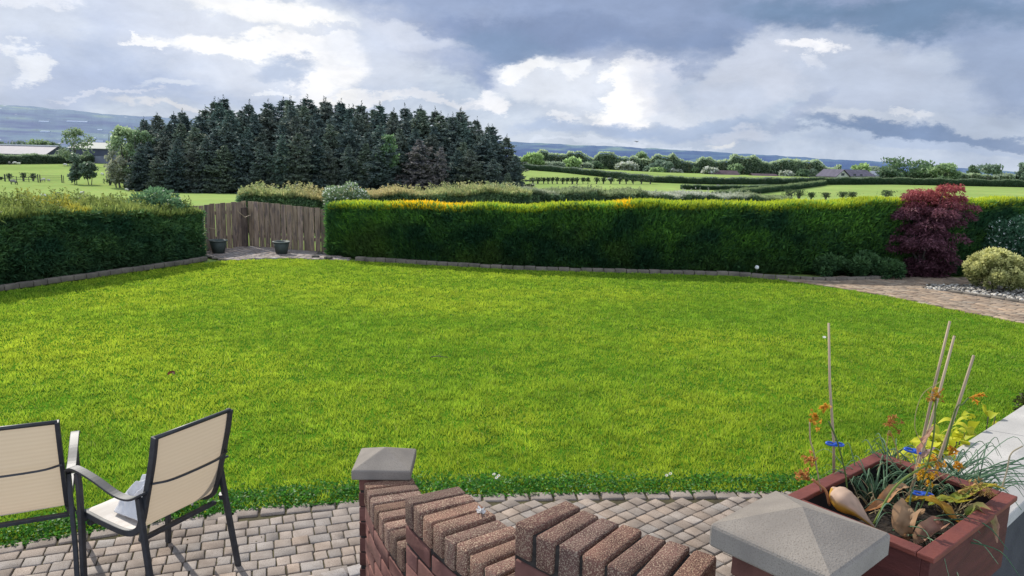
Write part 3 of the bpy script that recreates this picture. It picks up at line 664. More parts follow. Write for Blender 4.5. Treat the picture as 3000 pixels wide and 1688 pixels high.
    if shoots:
        K, h0_, h1_, nl, lf = shoots; s3 = RG.uniform(0, S, K); x, y, t = pos(s3); nn = np.stack([-t[:, 1], t[:, 0]], -1); H = hfn(s3); o3 = RG.random(K)*depth
        hh = RG.uniform(h0_, h1_, K)*(.5 + fbm(s3*1.1, o3*0, 88)); ln_ = RG.normal(size=(K, 3))*.28; ln_[:, 2] = 1
        b_ = np.stack([x + nn[:, 0]*o3, y + nn[:, 1]*o3, zg(x, y) + H*.93 + rise*o3/depth], -1); u = RG.random((K, nl)); p = b_[:, None] + ln_[:, None]*(hh[:, None]*u)[..., None] + RG.normal(size=(K, nl, 3))*.012
        c4 = colmix(coltop[0], coltop[1], RG.random(K))[:, None]*RG.uniform(.6, 1.25, (K, nl, 1))
        for (a, b, hc) in hot:
            w_ = (np.clip(1 - (abs(s3-(a+b)/2)/((b-a)/2))**4, 0, 1)*RG.uniform(.3, .9, K))[:, None, None]; c4 = c4*(1-w_) + np.array(hc)*w_
        p = p.reshape(-1, 3); c4 = c4.reshape(-1, 3); d = RG.normal(size=(len(p), 3))*[1, 1, .5] + [0, 0, .6]
        P4.append(spikes(p - O, d, lf*RG.uniform(.6, 1.3, len(p)), lf*.45, c4*.85, c4*1.15))
        sv, sf, sc_ = spikes(b_ - O, ln_, hh*1.05, .012, np.tile(np.array(coltop[0])*.5, (K, 1))); P4.append((sv, sf, sc_))
    # ends
    ne = int(n*.05); P3 = []
    for se, sg in ((0, -1), (S, 1)):
        x, y, t = pos(np.full(ne, se)); nn = np.stack([-t[:, 1], t[:, 0]], -1); o3 = RG.random(ne)*depth; hz = RG.random(ne); H = hfn(np.full(ne, se))
        j = core_in*.7 - RG.random(ne)*core_in
        p = np.stack([x + nn[:, 0]*o3 - sg*t[:, 0]*j, y + nn[:, 1]*o3 - sg*t[:, 1]*j, zg(x, y) + H*hz*.96], -1)
        d = np.stack([sg*t[:, 0]*.6, sg*t[:, 1]*.6, np.full(ne, up)], -1) + RG.normal(size=(ne, 3))*.5
        cl = colmix(colface[0], colface[1], RG.random(ne)); P3.append(spikes(p - O, d, RG.uniform(spr[0], spr[1], ne), wdt, cl*.7, cl*1.2))
    v, f, c_ = merge([P1, P2] + P3 + P4)
    link('foliage', npmesh('foliage', v, f, c_), M[mat], root)
    return root
# main clipped conifer hedge
RH = [(-4.25, 16.95), (-3.6, 16.75), (-1.8, 16.3), (0, 16.02), (3, 15.95), (6, 16.1), (9, 16.3), (13.5, 17.2)]
hedge('conifer_hedge', 'long clipped dark green conifer hedge with sunlit yellow green top across the back of the lawn', RH, .8,
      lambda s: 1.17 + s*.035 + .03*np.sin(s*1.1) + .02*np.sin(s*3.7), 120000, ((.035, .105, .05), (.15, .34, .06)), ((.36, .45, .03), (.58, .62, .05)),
      hot=((1.3, 3.5, (.95, .62, .02)), (6.5, 6.95, (.95, .62, .02))), topshoot=.085, spr=(.08, .19), ctr=(.2, 1.7), wdt=.032)  # backlit top and shaded face are put into the sprig colours
LH = [(-11.6, 5.0), (-10.75, 7.2), (-9.55, 9.8), (-8.65, 11.7), (-7.85, 13.5), (-7.1, 15.2), (-6.75, 16.1)]
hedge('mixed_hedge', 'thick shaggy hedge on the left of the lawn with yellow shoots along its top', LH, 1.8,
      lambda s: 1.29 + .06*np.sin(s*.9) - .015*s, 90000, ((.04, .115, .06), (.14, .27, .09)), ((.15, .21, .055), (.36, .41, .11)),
      hot=((9.0, 9.5, (.50, .44, .06)),), rise=.12, topshoot=.10, spr=(.06, .14), rough=.16, up=.3, shoots=(1100, .08, .34, 30, .055), ctr=(.3, 1.5))  # yellow shoots also carry painted top light, face colours its shade

# ================================================================== FENCE in the corner
def board_fence(name, label, a, b, h0, h1, bow, nb):
    a = np.array(a); b = np.array(b); Lg = np.linalg.norm(b-a); ang = math.atan2(b[1]-a[1], b[0]-a[0])
    r = empty(name, (a[0], a[1], 0), ang, label, 'fence'); w = Lg/nb
    mb = MB()
    for i in range(nb):
        x0 = i*w + .004 + RG.random()*.004; x1 = (i+1)*w - .008 - RG.random()*.014; t = (i+.5)/nb
        H = h0 + (h1-h0)*t + bow*math.sin(PI*t) + RG.normal()*.006; g = .92 + RG.normal()*.14; tw = RG.normal()*.002
        hh = 1.0
        mb.box(x0, x1, -.011+tw, .011+tw, -.02, H, (g, g, g*(1+RG.normal()*.03)))
    mb.build('boards', M['fence'], r, bevel=.003, bseg=1)
    for z in (.25, .85):
        m2 = MB(); m2.box(0, Lg, .0135, .055, z, z+.08); m2.build('rail', M['fence'], r)
    return r
fl = board_fence('board_fence', 'left run of weathered vertical board fence, half behind the shaggy hedge', (-7.55, 16.2), (-6.62, 18.35), 1.04, 1.13, .02, 14)
fr = board_fence('board_fence', 'right run of weathered vertical board fence ending at the clipped hedge', (-6.58, 18.36), (-4.3, 17.55), 1.13, 1.02, .01, 15)
mb = MB(); mb.box(-6.72, -6.56, 18.16, 18.28, 0, .98, (.42, .42, .46)); po = mb.build('fence_post', M['fence'], bevel=.006); tag(po, 'dark square post in the corner between the two board fences', 'fence post')
def pot(loc, label, sc=1.0):
    r = empty('plant_pot', loc, 0, label, 'plant pot', 'pots in front of the board fence'); mb = MB(); n = 20
    prof = [(.0, 0), (.115, 0), (.165, .25), (.15, .25), (.14, .2), (0, .2)]
    vs = []; fs = []
    for (rr, z) in prof:
        for k in range(n): vs.append((max(rr, .001)*sc*math.cos(2*PI*k/n), max(rr, .001)*sc*math.sin(2*PI*k/n), z*sc))
    for i in range(len(prof)-1):
        for k in range(n): fs.append((i*n+k, i*n+(k+1) % n, (i+1)*n+(k+1) % n, (i+1)*n+k))
    mb.add(vs, fs); mb.build('body', M['pot'], r, smooth=True)
    m2 = MB(); m2.tube([(sc*.17*math.cos(2*PI*k/24), sc*.17*math.sin(2*PI*k/24), .25*sc) for k in range(25)], .012*sc, 6); m2.build('rim', M['potrim'], r, smooth=True)
    m3 = MB(); m3.add([(sc*.14*math.cos(2*PI*k/n), sc*.14*math.sin(2*PI*k/n), .21*sc) for k in range(n)], [tuple(range(n))]); m3.build('soil', M['soil'], r)
    return r
p1 = pot((-6.75, 16.85, .03), 'dark round pot with a dead stalk standing by the left board fence', 1.15)
p2 = pot((-5.35, 17.0, .03), 'empty grey green round pot with pale rim before the right board fence', 1.1)
mb = MB(); mb.tube([(0, 0, .2), (.02, .02, .45), (-.02, .0, .7)], [.006, .005, .003], 5); mb.tube([(.02, .02, .45), (.1, 0, .6)], [.004, .002], 5); mb.build('stalk', M['bark'], p1)
mb = MB(); A = aty(695, 618, 17.4); B = aty(718, 637, 17.6); C_ = aty(734, 630, 17.8); mb.tube([A, B, C_], [.010, .012, .008], 6)
tag(mb.build('branch', M['cane']), 'pale dry forked branch caught on the fence near the corner', 'branch')
mb = MB(); mb.tube([aty(612, 668, 16.7), aty(625, 670, 16.8), aty(642, 677, 16.8)], [.012, .010, .006], 6)
tag(mb.build('branch', M['cane']), 'short pale stick poking out at the end of the shaggy hedge', 'branch')
for (x, y, sc, lb) in ((925, 752, .09, 'small dark stone on the corner paving beside the clipped hedge'), (938, 742, .07, 'smallest dark stone against the end of the board fence'), (962, 756, .1, 'largest dark stone at the foot of the clipped hedge')):
    q = at(x, y, .04); bm = bmesh.new(); bmesh.ops.create_icosphere(bm, subdivisions=2, radius=sc)
    for v_ in bm.verts: v_.co *= 1 + .15*math.sin(v_.co.x*60+v_.co.y*40); v_.co.z *= .5
    me = bpy.data.meshes.new('rock'); bm.to_mesh(me); bm.free(); tag(link('rock', me, M['bark'], loc=tuple(q)), lb, 'rock')

# ================================================================== SHRUBS in the garden
def shrub(name, label, cat, loc, R_, H, n, cols, leaf, parts=('foliage',), wid=None, shell=.35, droop=0, clumps=24, clr=.3, seed=1, mat='leaf', flat=1.0, tops=None, stem=True, zc=.55, tri=False):
    rs = np.random.default_rng(seed); r = empty(name, loc, 0, label, cat)
    # clump centres in an ellipsoid
    th = rs.uniform(0, 2*PI, clumps); cz_ = rs.uniform(-.75, 1, clumps); rr = np.sqrt(1-np.clip(cz_, -1, 1)**2)*rs.uniform(.75, 1, clumps)
    cc = np.stack([rr*np.cos(th)*R_*.8, rr*np.sin(th)*R_*.8, H*zc + cz_*H*(1-zc)*.82], 1)
    cc = np.concatenate([cc, np.stack([rs.normal(size=6)*R_*.3, rs.normal(size=6)*R_*.3, rs.uniform(.25, .7, 6)*H], 1)])
    i = rs.integers(0, len(cc), n); u = unit(rs.normal(size=(n, 3))); rad = R_*clr*(1 - shell*rs.random(n)**2)
    p = cc[i] + u*rad[:, None]*[1, 1, flat]; p[:, 2] = np.clip(p[:, 2], .02, None)
    d = u*[1, 1, .5] + rs.normal(size=(n, 3))*.5 + [0, 0, -droop + .15]
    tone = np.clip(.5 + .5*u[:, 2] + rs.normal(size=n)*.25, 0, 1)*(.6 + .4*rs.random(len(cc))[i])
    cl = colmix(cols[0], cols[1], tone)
    if tops is not None:
        k = rs.random(n) < tops[0]; k &= u[:, 2] > -.1; cl[k] = tops[1]
    v, f, c_ = spikes(p, d, leaf*rs.uniform(.6, 1.2, n), (wid or leaf*.5)*rs.uniform(.7, 1.2, n), cl, wid=.5)
    link('foliage', npmesh('foliage', v, f, c_), M[mat], r)
    if stem:
        mb = MB()
        for k in range(min(12, clumps)):
            e_ = cc[k]*.85; mb.tube([(0, 0, 0), (e_[0]*.3, e_[1]*.3, e_[2]*.45), tuple(e_)], [.02*R_+.004, .014*R_+.003, .004], 5)
        mb.build('stems', M['bark'], r)
    return r
# Japanese maple: layered drooping sprays
def maple():
    q = at(2722, 812); r = empty('japanese_maple', (q[0]-.2, q[1], 0), 0, 'wide dark red Japanese maple with layered drooping leaves before the hedge', 'maple tree')
    parts = []; mb = MB(); rs = np.random.default_rng(5)
    lay = []
    for k in range(95):
        z = rs.uniform(.15, 1.98); prof = np.interp(z, [.2, .6, 1.1, 1.5, 1.8, 2.05], [.55, .72, .92, .90, .70, .30]); a = rs.uniform(0, 2*PI); rr = prof*rs.uniform(.15, .85)
        sh = np.interp(z, [.2, 1.2, 1.7, 2.05], [.12, -.15, .18, .24])
        lay.append((rr*math.cos(a) + sh, rr*math.sin(a)*.9, z, rs.uniform(.14, .34)))
    for (x, y, z, w) in lay:
        n = 380; a = rs.uniform(0, 2*PI, n); rr = np.sqrt(rs.random(n))*w; p = np.stack([x + rr*np.cos(a), y + rr*np.sin(a), z - rr**2*1.3 + rs.normal(size=n)*.035], 1)
        out = np.stack([np.cos(a), np.sin(a), np.full(n, -.55)], 1) + rs.normal(size=(n, 3))*.4
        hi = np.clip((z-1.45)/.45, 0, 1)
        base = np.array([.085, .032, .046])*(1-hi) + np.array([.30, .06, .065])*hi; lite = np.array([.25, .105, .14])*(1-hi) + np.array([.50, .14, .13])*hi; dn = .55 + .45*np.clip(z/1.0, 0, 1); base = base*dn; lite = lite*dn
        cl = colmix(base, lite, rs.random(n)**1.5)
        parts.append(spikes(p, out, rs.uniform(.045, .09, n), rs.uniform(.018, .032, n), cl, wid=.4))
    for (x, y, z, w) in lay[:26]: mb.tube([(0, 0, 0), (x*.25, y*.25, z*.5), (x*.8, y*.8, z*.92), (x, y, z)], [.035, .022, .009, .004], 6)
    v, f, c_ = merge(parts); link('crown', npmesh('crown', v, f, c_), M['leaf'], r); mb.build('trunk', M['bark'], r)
maple()
q = at(2925, 800); shrub('flowering_shrub', 'round dark green shrub dotted with small white flowers beside the red maple', 'shrub', (q[0]-.12, q[1]-.5, 0), .74, 1.28, 15000, ((.03, .09, .05), (.10, .22, .12)), .07, clumps=40, clr=.32, tops=(.09, (.8, .85, .8)), seed=4)
q = at(2925, 858); shrub('yellow_bush', 'pale yellow green rounded bush standing in the gravel bed', 'shrub', (q[0]+.05, q[1]+.25, 0), .58, .80, 12000, ((.16, .19, .06), (.78, .76, .34)), .06, wid=.032, clumps=52, clr=.19, seed=6, zc=.48)
for i, (x, y, R_, H, lb) in enumerate(((2440, 812, .33, .42, 'low leafy green plant at the foot of the hedge, farthest from the maple'), (2530, 818, .38, .5, 'low leafy green plant at the foot of the hedge, middle one'), (2610, 822, .34, .36, 'low leafy green plant at the foot of the hedge, next to the maple'))):
    q = at(x, y); shrub('border_plant', lb, 'plant', (q[0], q[1]+.2, 0), R_, H, 3800, ((.025, .07, .028), (.10, .20, .07)), .07, clumps=18, clr=.35, seed=20+i, stem=True)
q = aty(478, 590, 16.0); q[2] = 1.0
shrub('leafy_shrub', 'blue green leafy shrub sticking out above the right end of the shaggy hedge', 'shrub', (-7.7, 15.9, 0), .75, 1.36, 9000, ((.04, .11, .06), (.17, .30, .14)), .10, clumps=26, clr=.3, seed=8, zc=.72)
# white round flower head by the hedge
q = at(2205, 797); r = empty('white_flower', (q[0], q[1]-.25, 0), 0, 'single round white flower head at the foot of the clipped hedge', 'flower')
bm = bmesh.new(); bmesh.ops.create_icosphere(bm, subdivisions=2, radius=.045)
for v_ in bm.verts: v_.co *= 1 + .12*math.sin(v_.co.x*150)*math.cos(v_.co.z*130); v_.co.z += .14
me = bpy.data.meshes.new('bloom'); bm.to_mesh(me); bm.free(); link('bloom', me, M['white'], r); mb = MB(); mb.tube([(0, 0, 0), (.01, 0, .1)], .006, 5); mb.build('stem', M['bark'], r)

# ================================================================== FIELD HEDGES behind the garden
terf = lambda x, y: ter(x, y)
def field_hedge(pxpts, H, depth, n, cf, ct, label, leaf=(.1, .2), w=.07, shoot=.3, hot=(), group=None, rough=.15, far=330):
    cf = tuple(tuple(np.array(q)*2.2) for q in cf); ct = tuple(tuple(np.array(q)*2.0) for q in ct)
    pts = [gp(x, y, far)[:2] for (x, y) in pxpts]
    hh = H if callable(H) else (lambda s: H + .08*H*np.sin(s*.7) + .05*H*np.sin(s*2.3))
    return hedge('field_hedge', label, pts, depth, hh, n, cf, ct, hot=hot, spr=leaf, wdt=w, topshoot=shoot, core_in=.12 if depth < 2 else .2, up=.3, group=group, mat='leaf', rough=rough, tz=terf)
HW = []
def hawthorn():
    # near hawthorn hedge just behind the garden, from behind the fence to the right
    pts = [(-8.6, 23.2), (-5.5, 24.0), (-2, 25.0), (.6, 26.3)]
    hedge('hawthorn_hedge', 'tall hawthorn hedge with reddish young shoots behind the fence and garden hedge', pts, 1.5,
          lambda s: 1.20 + .22*np.clip((s-3.5)/4, 0, 1) + .06*np.sin(s*1.7) + .04*np.sin(s*4.1), 34000, ((.08, .15, .09), (.22, .34, .16)), ((.28, .36, .14), (.52, .48, .22)),
          hot=((1.5, 6.0, (.52, .42, .20)),), spr=(.05, .13), wdt=.05, topshoot=.14, up=.3, mat='leaf', rough=.18, tz=terf, topfrac=.4, shoots=(650, .12, .36, 18, .07), ctr=(.2, 1.6))
    hedge('hawthorn_hedge', 'dark hawthorn hedge flecked with white blossom behind the middle of the garden hedge', [(-.6, 30.5), (3, 34.5), (7.2, 39), (12, 43), (17.5, 47)], 1.6,
          lambda s: 1.42 + .06*np.sin(s*1.3) + .05*np.sin(s*3.1), 46000, ((.05, .10, .065), (.17, .26, .14)), ((.20, .26, .12), (.34, .38, .2)), hot=((10.5, 21, (.55, .56, .48)), (2.0, 4.0, (.4, .42, .3))),
          spr=(.08, .2), wdt=.08, topshoot=.2, up=.2, mat='leaf', rough=.25, tz=terf, topfrac=.38, shoots=(500, .1, .4, 14, .1), ctr=(.2, 1.7))
hawthorn()
q = (-5.35, 23.6); _b = shrub('blossom_bush', 'bush covered in white blossom just above the right board fence', 'shrub', (q[0], q[1], float(ter(*q))), .75, 1.52, 7000, ((.09, .15, .08), (.25, .34, .17)), .09, clumps=26, clr=.3, tops=(.2, (.75, .77, .72)), seed=31, zc=.65)
field_hedge([(2110, 583), (2210, 570), (2330, 556), (2420, 544)], 1.1, 1.6, 9000, ((.02, .045, .025), (.06, .09, .05)), ((.07, .10, .04), (.13, .16, .08)), 'dark hedge running diagonally away between the two right hand fields', leaf=(.12, .25), w=.12, shoot=.3)
field_hedge([(2380, 542), (2600, 541), (2800, 545), (3080, 551)], 1.75, 2, 13000, ((.018, .042, .024), (.05, .08, .045)), ((.08, .11, .06), (.13, .16, .10)), 'level clipped dark hedge along the far side of the right hand field', leaf=(.14, .28), w=.14, shoot=.2)
field_hedge([(1515, 497), (1640, 506), (1780, 521), (1900, 535), (2080, 541), (2400, 541)], 1.55, 2, 14000, ((.02, .045, .03), (.06, .08, .055)), ((.08, .10, .08), (.14, .16, .13)), 'long dark hedge sloping down behind the middle field to the right', leaf=(.16, .3), w=.16, shoot=.2)
field_hedge([(2000, 556), (2150, 558), (2260, 556)], .9, 1.6, 4500, ((.02, .045, .03), (.05, .08, .045)), ((.08, .11, .06), (.12, .15, .10)), 'short dark hedge at the right end of the middle field', leaf=(.14, .26), w=.14, shoot=.2)
field_hedge([(-40, 482), (60, 481), (180, 480), (330, 478)], 1.9, 2.2, 8000, ((.05, .075, .05), (.10, .13, .09)), ((.10, .14, .08), (.17, .2, .13)), 'grey green hedge in front of the farm sheds', leaf=(.25, .45), w=.25, shoot=.5)
def scrub(xs, yb, dist, H, n, label, seed):
    pts = [aty(x, yb, dist)[:2] for x in xs]
    hedge('overgrown_hedge', label, pts, 4, lambda s: H*(.25 + 1.3*fbm(s*.16, s*0, seed, 4)), n, ((.14, .20, .15), (.42, .52, .32)), ((.32, .42, .24), (.60, .68, .46)), hot=(), spr=(.4, .8), wdt=.5, topshoot=.9, core_in=.5, up=.2, mat='leaf', rough=.5, tz=terf, topfrac=.3, ctr=(.2, 1.7))
scrub((1500, 1700, 1950, 2200, 2460), 520, 292, 6.0, 15000, 'long overgrown hedge between the hedgerow trees left of the bungalow', 4)
scrub((2555, 2750, 2900, 3060), 530, 290, 3.6, 9000, 'overgrown hedge between the trees right of the bungalow', 9)

# ================================================================== TREES
def spruce_mesh(seed, h=13.0, rust=False):
    rs = np.random.default_rng(seed); P, D, Ls, Wd, C_ = [], [], [], [], []
    nw = 34
    for k in range(nw):
        t = (k + rs.random()*.5)/nw; z = .5 + t*(h-.6); R0 = 2.9*(1-t)**.5*(.65 + .6*rs.random())*min(1, (1-t)*5+.12) + .16
        nb = int(8 + 6*(1-t))
        for b in range(nb):
            a = rs.uniform(0, 2*PI); Rb = R0*rs.uniform(.6, 1.2)*(.55 + .9*float(vnoise(np.array([a*1.1 + seed]), np.array([t*5.5]), seed)[0])); zj = rs.normal()*.32*(1-t); m = max(3, int(Rb*5.2)); 
            u = (np.arange(m) + rs.random(m)*.7)/m; rad = Rb*(.15 + .85*u); sag = -Rb*(.25*u - .22*u**3) + .12*u*Rb*(t > .8)*2
            x = rad*math.cos(a); y = rad*math.sin(a); zz = z + sag + zj
            for sgn in (-1, 0, 1):
                side = sgn*(.9 + .3*rs.random(m)); da = a + side
                P.append(np.stack([x, y, zz], 1)); D.append(np.stack([np.cos(da), np.sin(da), rs.normal(-.2, .6, m)], 1)); Ls.append(rs.uniform(.45, .85, m)*(1 - .35*t)); Wd.append(rs.uniform(.2, .36, m)*(1 - .3*t))
                base = np.array([.085, .115, .112]); lite = np.array([.14, .18, .15]); tv = ((1, 1, 1), (1.12, 1.06, .95), (.86, .9, .95), (1.1, 1.0, .95), (.95, 1.05, 1.0), (1.25, 1.22, 1.0), (.8, .86, .9), (1, 1, 1))[seed % 8]; base = base*tv; lite = lite*tv  # lifted blue-grey tones paint a hint of haze into the needles
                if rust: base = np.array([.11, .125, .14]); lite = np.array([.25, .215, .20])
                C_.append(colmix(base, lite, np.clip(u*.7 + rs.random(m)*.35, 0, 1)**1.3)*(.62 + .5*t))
    # leader
    m = 26; z = h - .9 + np.arange(m)/m*1.5; P.append(np.stack([np.zeros(m), np.zeros(m), z], 1)); th = rs.uniform(0, 2*PI, m); D.append(np.stack([np.cos(th), np.sin(th), np.full(m, 1.1)], 1)); Ls.append(np.linspace(.42, .16, m)); Wd.append(np.full(m, .09)); C_.append(np.tile([.05, .075, .065], (m, 1)))
    P = np.concatenate(P); D = np.concatenate(D); Ls = np.concatenate(Ls); Wd = np.concatenate(Wd); C_ = np.concatenate(C_)
    st = RG.bit_generator.state
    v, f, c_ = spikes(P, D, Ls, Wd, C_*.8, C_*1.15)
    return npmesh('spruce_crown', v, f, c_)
SPV = [spruce_mesh(96+i) for i in range(8)] + [spruce_mesh(140, rust=True)]
mb = MB(); mb.tube([(0, 0, -.3), (0, 0, 5), (0, 0, 12.9)], [.20, .13, .02], 7)
TRK = bpy.data.meshes.new('spruce_trunk'); TRK.from_pydata(mb.v, [], mb.f); TRK.materials.append(M['dist_bark'])
ORD = ['first','second','third','fourth','fifth','sixth','seventh','eighth','ninth','tenth','eleventh','twelfth','thirteenth','fourteenth','fifteenth','sixteenth','seventeenth','eighteenth','nineteenth','twentieth','twenty-first','twenty-second','twenty-third','twenty-fourth']
def spruce(pos, h, label, group, var, wsc=1.0):
    r = empty('spruce_tree', pos, RG.uniform(0, 6.28), label, 'spruce tree', group)
    k = h/13.0
    c1 = link('crown', SPV[var], M['needle'], r); c1.scale = (k*wsc, k*wsc, k)
    c2 = link('trunk', TRK, M['dist_bark'], r); c2.scale = (k, k, k); r.rotation_euler[0] = RG.normal()*.02; r.rotation_euler[1] = RG.normal()*.02
    return r
sky_x = [430, 480, 545, 600, 655, 720, 790, 850, 900, 950, 1005, 1060, 1120, 1180, 1240, 1300, 1345, 1395, 1440, 1478]
sky_y = [350, 338, 338, 318, 298, 302, 300, 292, 288, 298, 300, 305, 308, 314, 318, 336, 334, 350, 372, 400]
grp = 'spruces of the dense dark plantation'
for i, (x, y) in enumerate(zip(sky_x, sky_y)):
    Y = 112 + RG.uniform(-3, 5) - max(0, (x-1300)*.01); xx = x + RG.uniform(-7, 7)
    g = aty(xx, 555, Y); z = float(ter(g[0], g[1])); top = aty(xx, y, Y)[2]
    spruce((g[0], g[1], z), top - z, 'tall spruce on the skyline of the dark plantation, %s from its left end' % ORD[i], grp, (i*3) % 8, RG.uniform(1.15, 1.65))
for row, (Yr, cut, n) in enumerate(((117.5, 6, 27), (107.5, 22, 25), (103, 60, 22), (98.5, 105, 21))):
    for k in range(n):
        x = 425 + (1500-425)*(k + .5*(row % 2) + .25)/n + RG.uniform(-9, 9)
        if x > 1502: continue
        y = np.interp(x, sky_x, sky_y) + cut + RG.uniform(-18, 26); Y = Yr + RG.uniform(-1.5, 1.5)
        if x > 1440: y += 30
        g = aty(x, 555, Y); z = float(ter(g[0], g[1])); top = aty(x, y, Y)[2]
        rust = row == 3 and 1225 < x < 1330
        lab = 'shorter dark spruce standing inside the plantation in front of the skyline trees'
        if rust: lab = 'spruce with rusty brown branches in the right part of the plantation' if x < 1280 else 'rust tinged spruce in the right part of the plantation, the one further right'
        spruce((g[0], g[1], z), max(3.5, top - z), lab, grp, 8 if rust else (k*5 + row*3) % 8, RG.uniform(1.05, 1.6))
for (x, y, lb) in ((1508, 455, 'small spruce closing the right end of the plantation'), (418, 420, 'small spruce closing the left end of the plantation')):
    Y = 101; g = aty(x, 550, Y); z = float(ter(g[0], g[1])); spruce((g[0], g[1], z), aty(x, y, Y)[2] - z, lb, grp, 2, 1.2)

def tree(x, ytop, ybase, wpx, cols, label, cat='tree', name='tree', seed=0, n=900, open_=0.0, multi=1, crown0=.12, dist=None, group=None, blossom=0, flat=False, br=1.75):
    rs = np.random.default_rng(1000 + seed + int(x))
    if dist is None: g = gp(x, ybase)
    else: g = aty(x, ybase, dist); g[2] = float(ter(g[0], g[1]))
    dd = g[1]; H = aty(x, ytop, dd)[2] - g[2]; R_ = wpx/2/F*math.hypot(g[0], g[1])*1.2
    r = empty(name, g, 0, label, cat, group)
    leaf = max(.16, .0027*dd)
    K = 16 + int(10*open_) ; 
    th = rs.uniform(0, 2*PI, K); cz_ = rs.uniform(-1, 1, K); zc = H*(crown0 + (1-crown0)*.5); zr = H*(1-crown0)*.5
    rr = np.sqrt(np.clip(1-cz_**2, 0, 1))*rs.uniform(.5, 1, K)
    if flat: rr = rs.uniform(.3, 1, K); cz_ = rs.uniform(.0, 1, K)
    cc = np.stack([rr*np.cos(th)*R_*.72, rr*np.sin(th)*R_*.72, zc + cz_*zr*.84], 1)
    cr = R_*rs.uniform(.26, .46, K)*(1 - .35*open_)
    i = rs.integers(0, K, n); u = unit(rs.normal(size=(n, 3))); p = cc[i] + u*(cr[i]*rs.random(n)**.4)[:, None]*[1, 1, min(1.2, zr/R_*.8)]
    p[:, 2] = np.clip(p[:, 2], H*.02, H*1.0)
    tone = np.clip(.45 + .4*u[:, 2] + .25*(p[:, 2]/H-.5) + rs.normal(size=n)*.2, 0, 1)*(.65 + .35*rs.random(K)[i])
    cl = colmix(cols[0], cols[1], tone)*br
    if blossom: k = rs.random(n) < blossom; cl[k] = (.75, .75, .72)
    v, f, c_ = spikes(p, unit(rs.normal(size=(n, 3))), leaf*rs.uniform(.8, 1.8, n), leaf*rs.uniform(.6, 1.2, n), cl, wid=.5)
    link('crown', npmesh('crown', v, f, c_), M['leaf'], r)
    mb = MB(); tr = max(.06, H*.016)
    for m_ in range(multi):
        ox = (m_ - (multi-1)/2)*R_*.35; e_ = cc[rs.integers(K)]
        mb.tube([(ox*.6, 0, -.2), (ox, rs.normal()*.1, H*.3), (ox*1.2 + rs.normal()*.2, 0, H*.62), (ox*1.3, 0, H*.86)], [tr, tr*.8, tr*.45, tr*.15], 6)
    for k in range(7):
        e_ = cc[k]; mb.tube([(0, 0, min(H*.28, e_[2]*.6)), (e_[0]*.5, e_[1]*.5, e_[2]*.75), tuple(e_)], [tr*.5, tr*.3, tr*.1], 5)
    mb.build('trunk', M['dist_bark'], r)
    return r
G5 = ((.03, .052, .03), (.075, .12, .05)); G1 = ((.055, .085, .05), (.17, .23, .11)); G2 = ((.08, .115, .05), (.22, .30, .12)); G3 = ((.045, .07, .055), (.12, .16, .11)); G4 = ((.08, .10, .08), (.20, .24, .16)); DK = ((.03, .05, .035), (.08, .12, .06)); PB = ((.09, .10, .08), (.24, .26, .20))
TR = [
 (1562,452,500,62,G2,'bright green tree right of the plantation, tallest at that end'),(1537,470,500,34,G1,'small green tree touching the right end of the plantation'),(1612,474,503,44,G4,'low grey green tree next right of the bright tree by the plantation'),
 (1645,480,508,40,G4,'low pale tree behind the sloping hedge, left of the bright round one'),(1676,465,508,42,G2,'small bright green round tree behind the sloping hedge'),(1712,482,514,44,G4,'low grey green tree right of the bright round one behind the sloping hedge'),
 (1735,474,518,50,DK,'dark broad tree behind the low pale trees of the middle'),(1765,484,520,42,G2,'low bright yellow green tree left of the wide grey trees'),(1800,478,524,56,G4,'wide grey green tree left of the tall pale tree'),(1838,478,526,60,PB,'wide greyish blossoming tree just left of the tall pale tree'),
 (1878,449,530,46,G1,'tallest pale green tree in the middle of the hedgerow'),(1905,492,532,40,G3,'dark low tree at the right foot of the tallest pale tree'),(1940,474,520,62,G3,'rounded dull green tree standing behind, right of the tallest pale tree'),(1925,494,536,44,G2,'low yellow green tree before the rounded dull tree'),
 (1975,500,536,38,PB,'low whitish blossoming tree right of the yellow green one'),(2030,487,532,58,G1,'mid green rounded tree left of the red roofed building'),(2075,492,532,44,PB,'pale blossoming tree left of the red roofs'),(2118,484,528,34,G1,'small upright green tree left of the twin trees above the red roof'),
 (2150,479,526,32,G1,'narrow green tree above the first red roof'),(2215,477,530,84,G1,'broad green tree between the two red roofed buildings'),(2268,492,530,40,G4,'low pale tree right of the broad green tree'),(2318,467,530,62,G1,'tall round green tree left of the bungalow'),(2300,505,532,30,PB,'low white blossoming bush at the foot of the tall round tree'),
 (2352,500,532,30,DK,'small dark upright tree between the tall round tree and the bungalow'),(2378,497,531,34,G4,'small pale round tree left of the bungalow'),(2412,505,532,34,PB,'pale bush closest to the left gable of the bungalow'),(2440,500,529,34,G1,'pale green tree peeping over the left corner of the bungalow'),
 (2521,477,522,44,G2,'bright green tree directly behind the bungalow roof'),(2570,486,530,56,G4,'grey green tree right of the bungalow'),
 (2655,464,534,150,G5,'biggest dark domed tree right of the bungalow'),(2600,492,534,60,DK,'dark bush at the left side of the biggest domed tree'),(2712,490,534,70,DK,'dark bush at the right side of the biggest domed tree'),
 (2765,479,535,66,G1,'green rounded tree right of the biggest domed tree'),(2845,488,536,30,DK,'narrow dark tree standing alone on the right'),(2893,485,537,46,G3,'umbrella shaped tree second from the right edge'),
 (2810,508,536,30,G4,'low pale bush left of the narrow dark tree'),(2935,512,538,46,G4,'low pale bush right of the umbrella shaped tree'),(2990,480,540,34,G3,'dark green tree cut by the right edge of the picture'),(2965,514,540,30,G4,'low bush beside the tree at the right edge'),
]
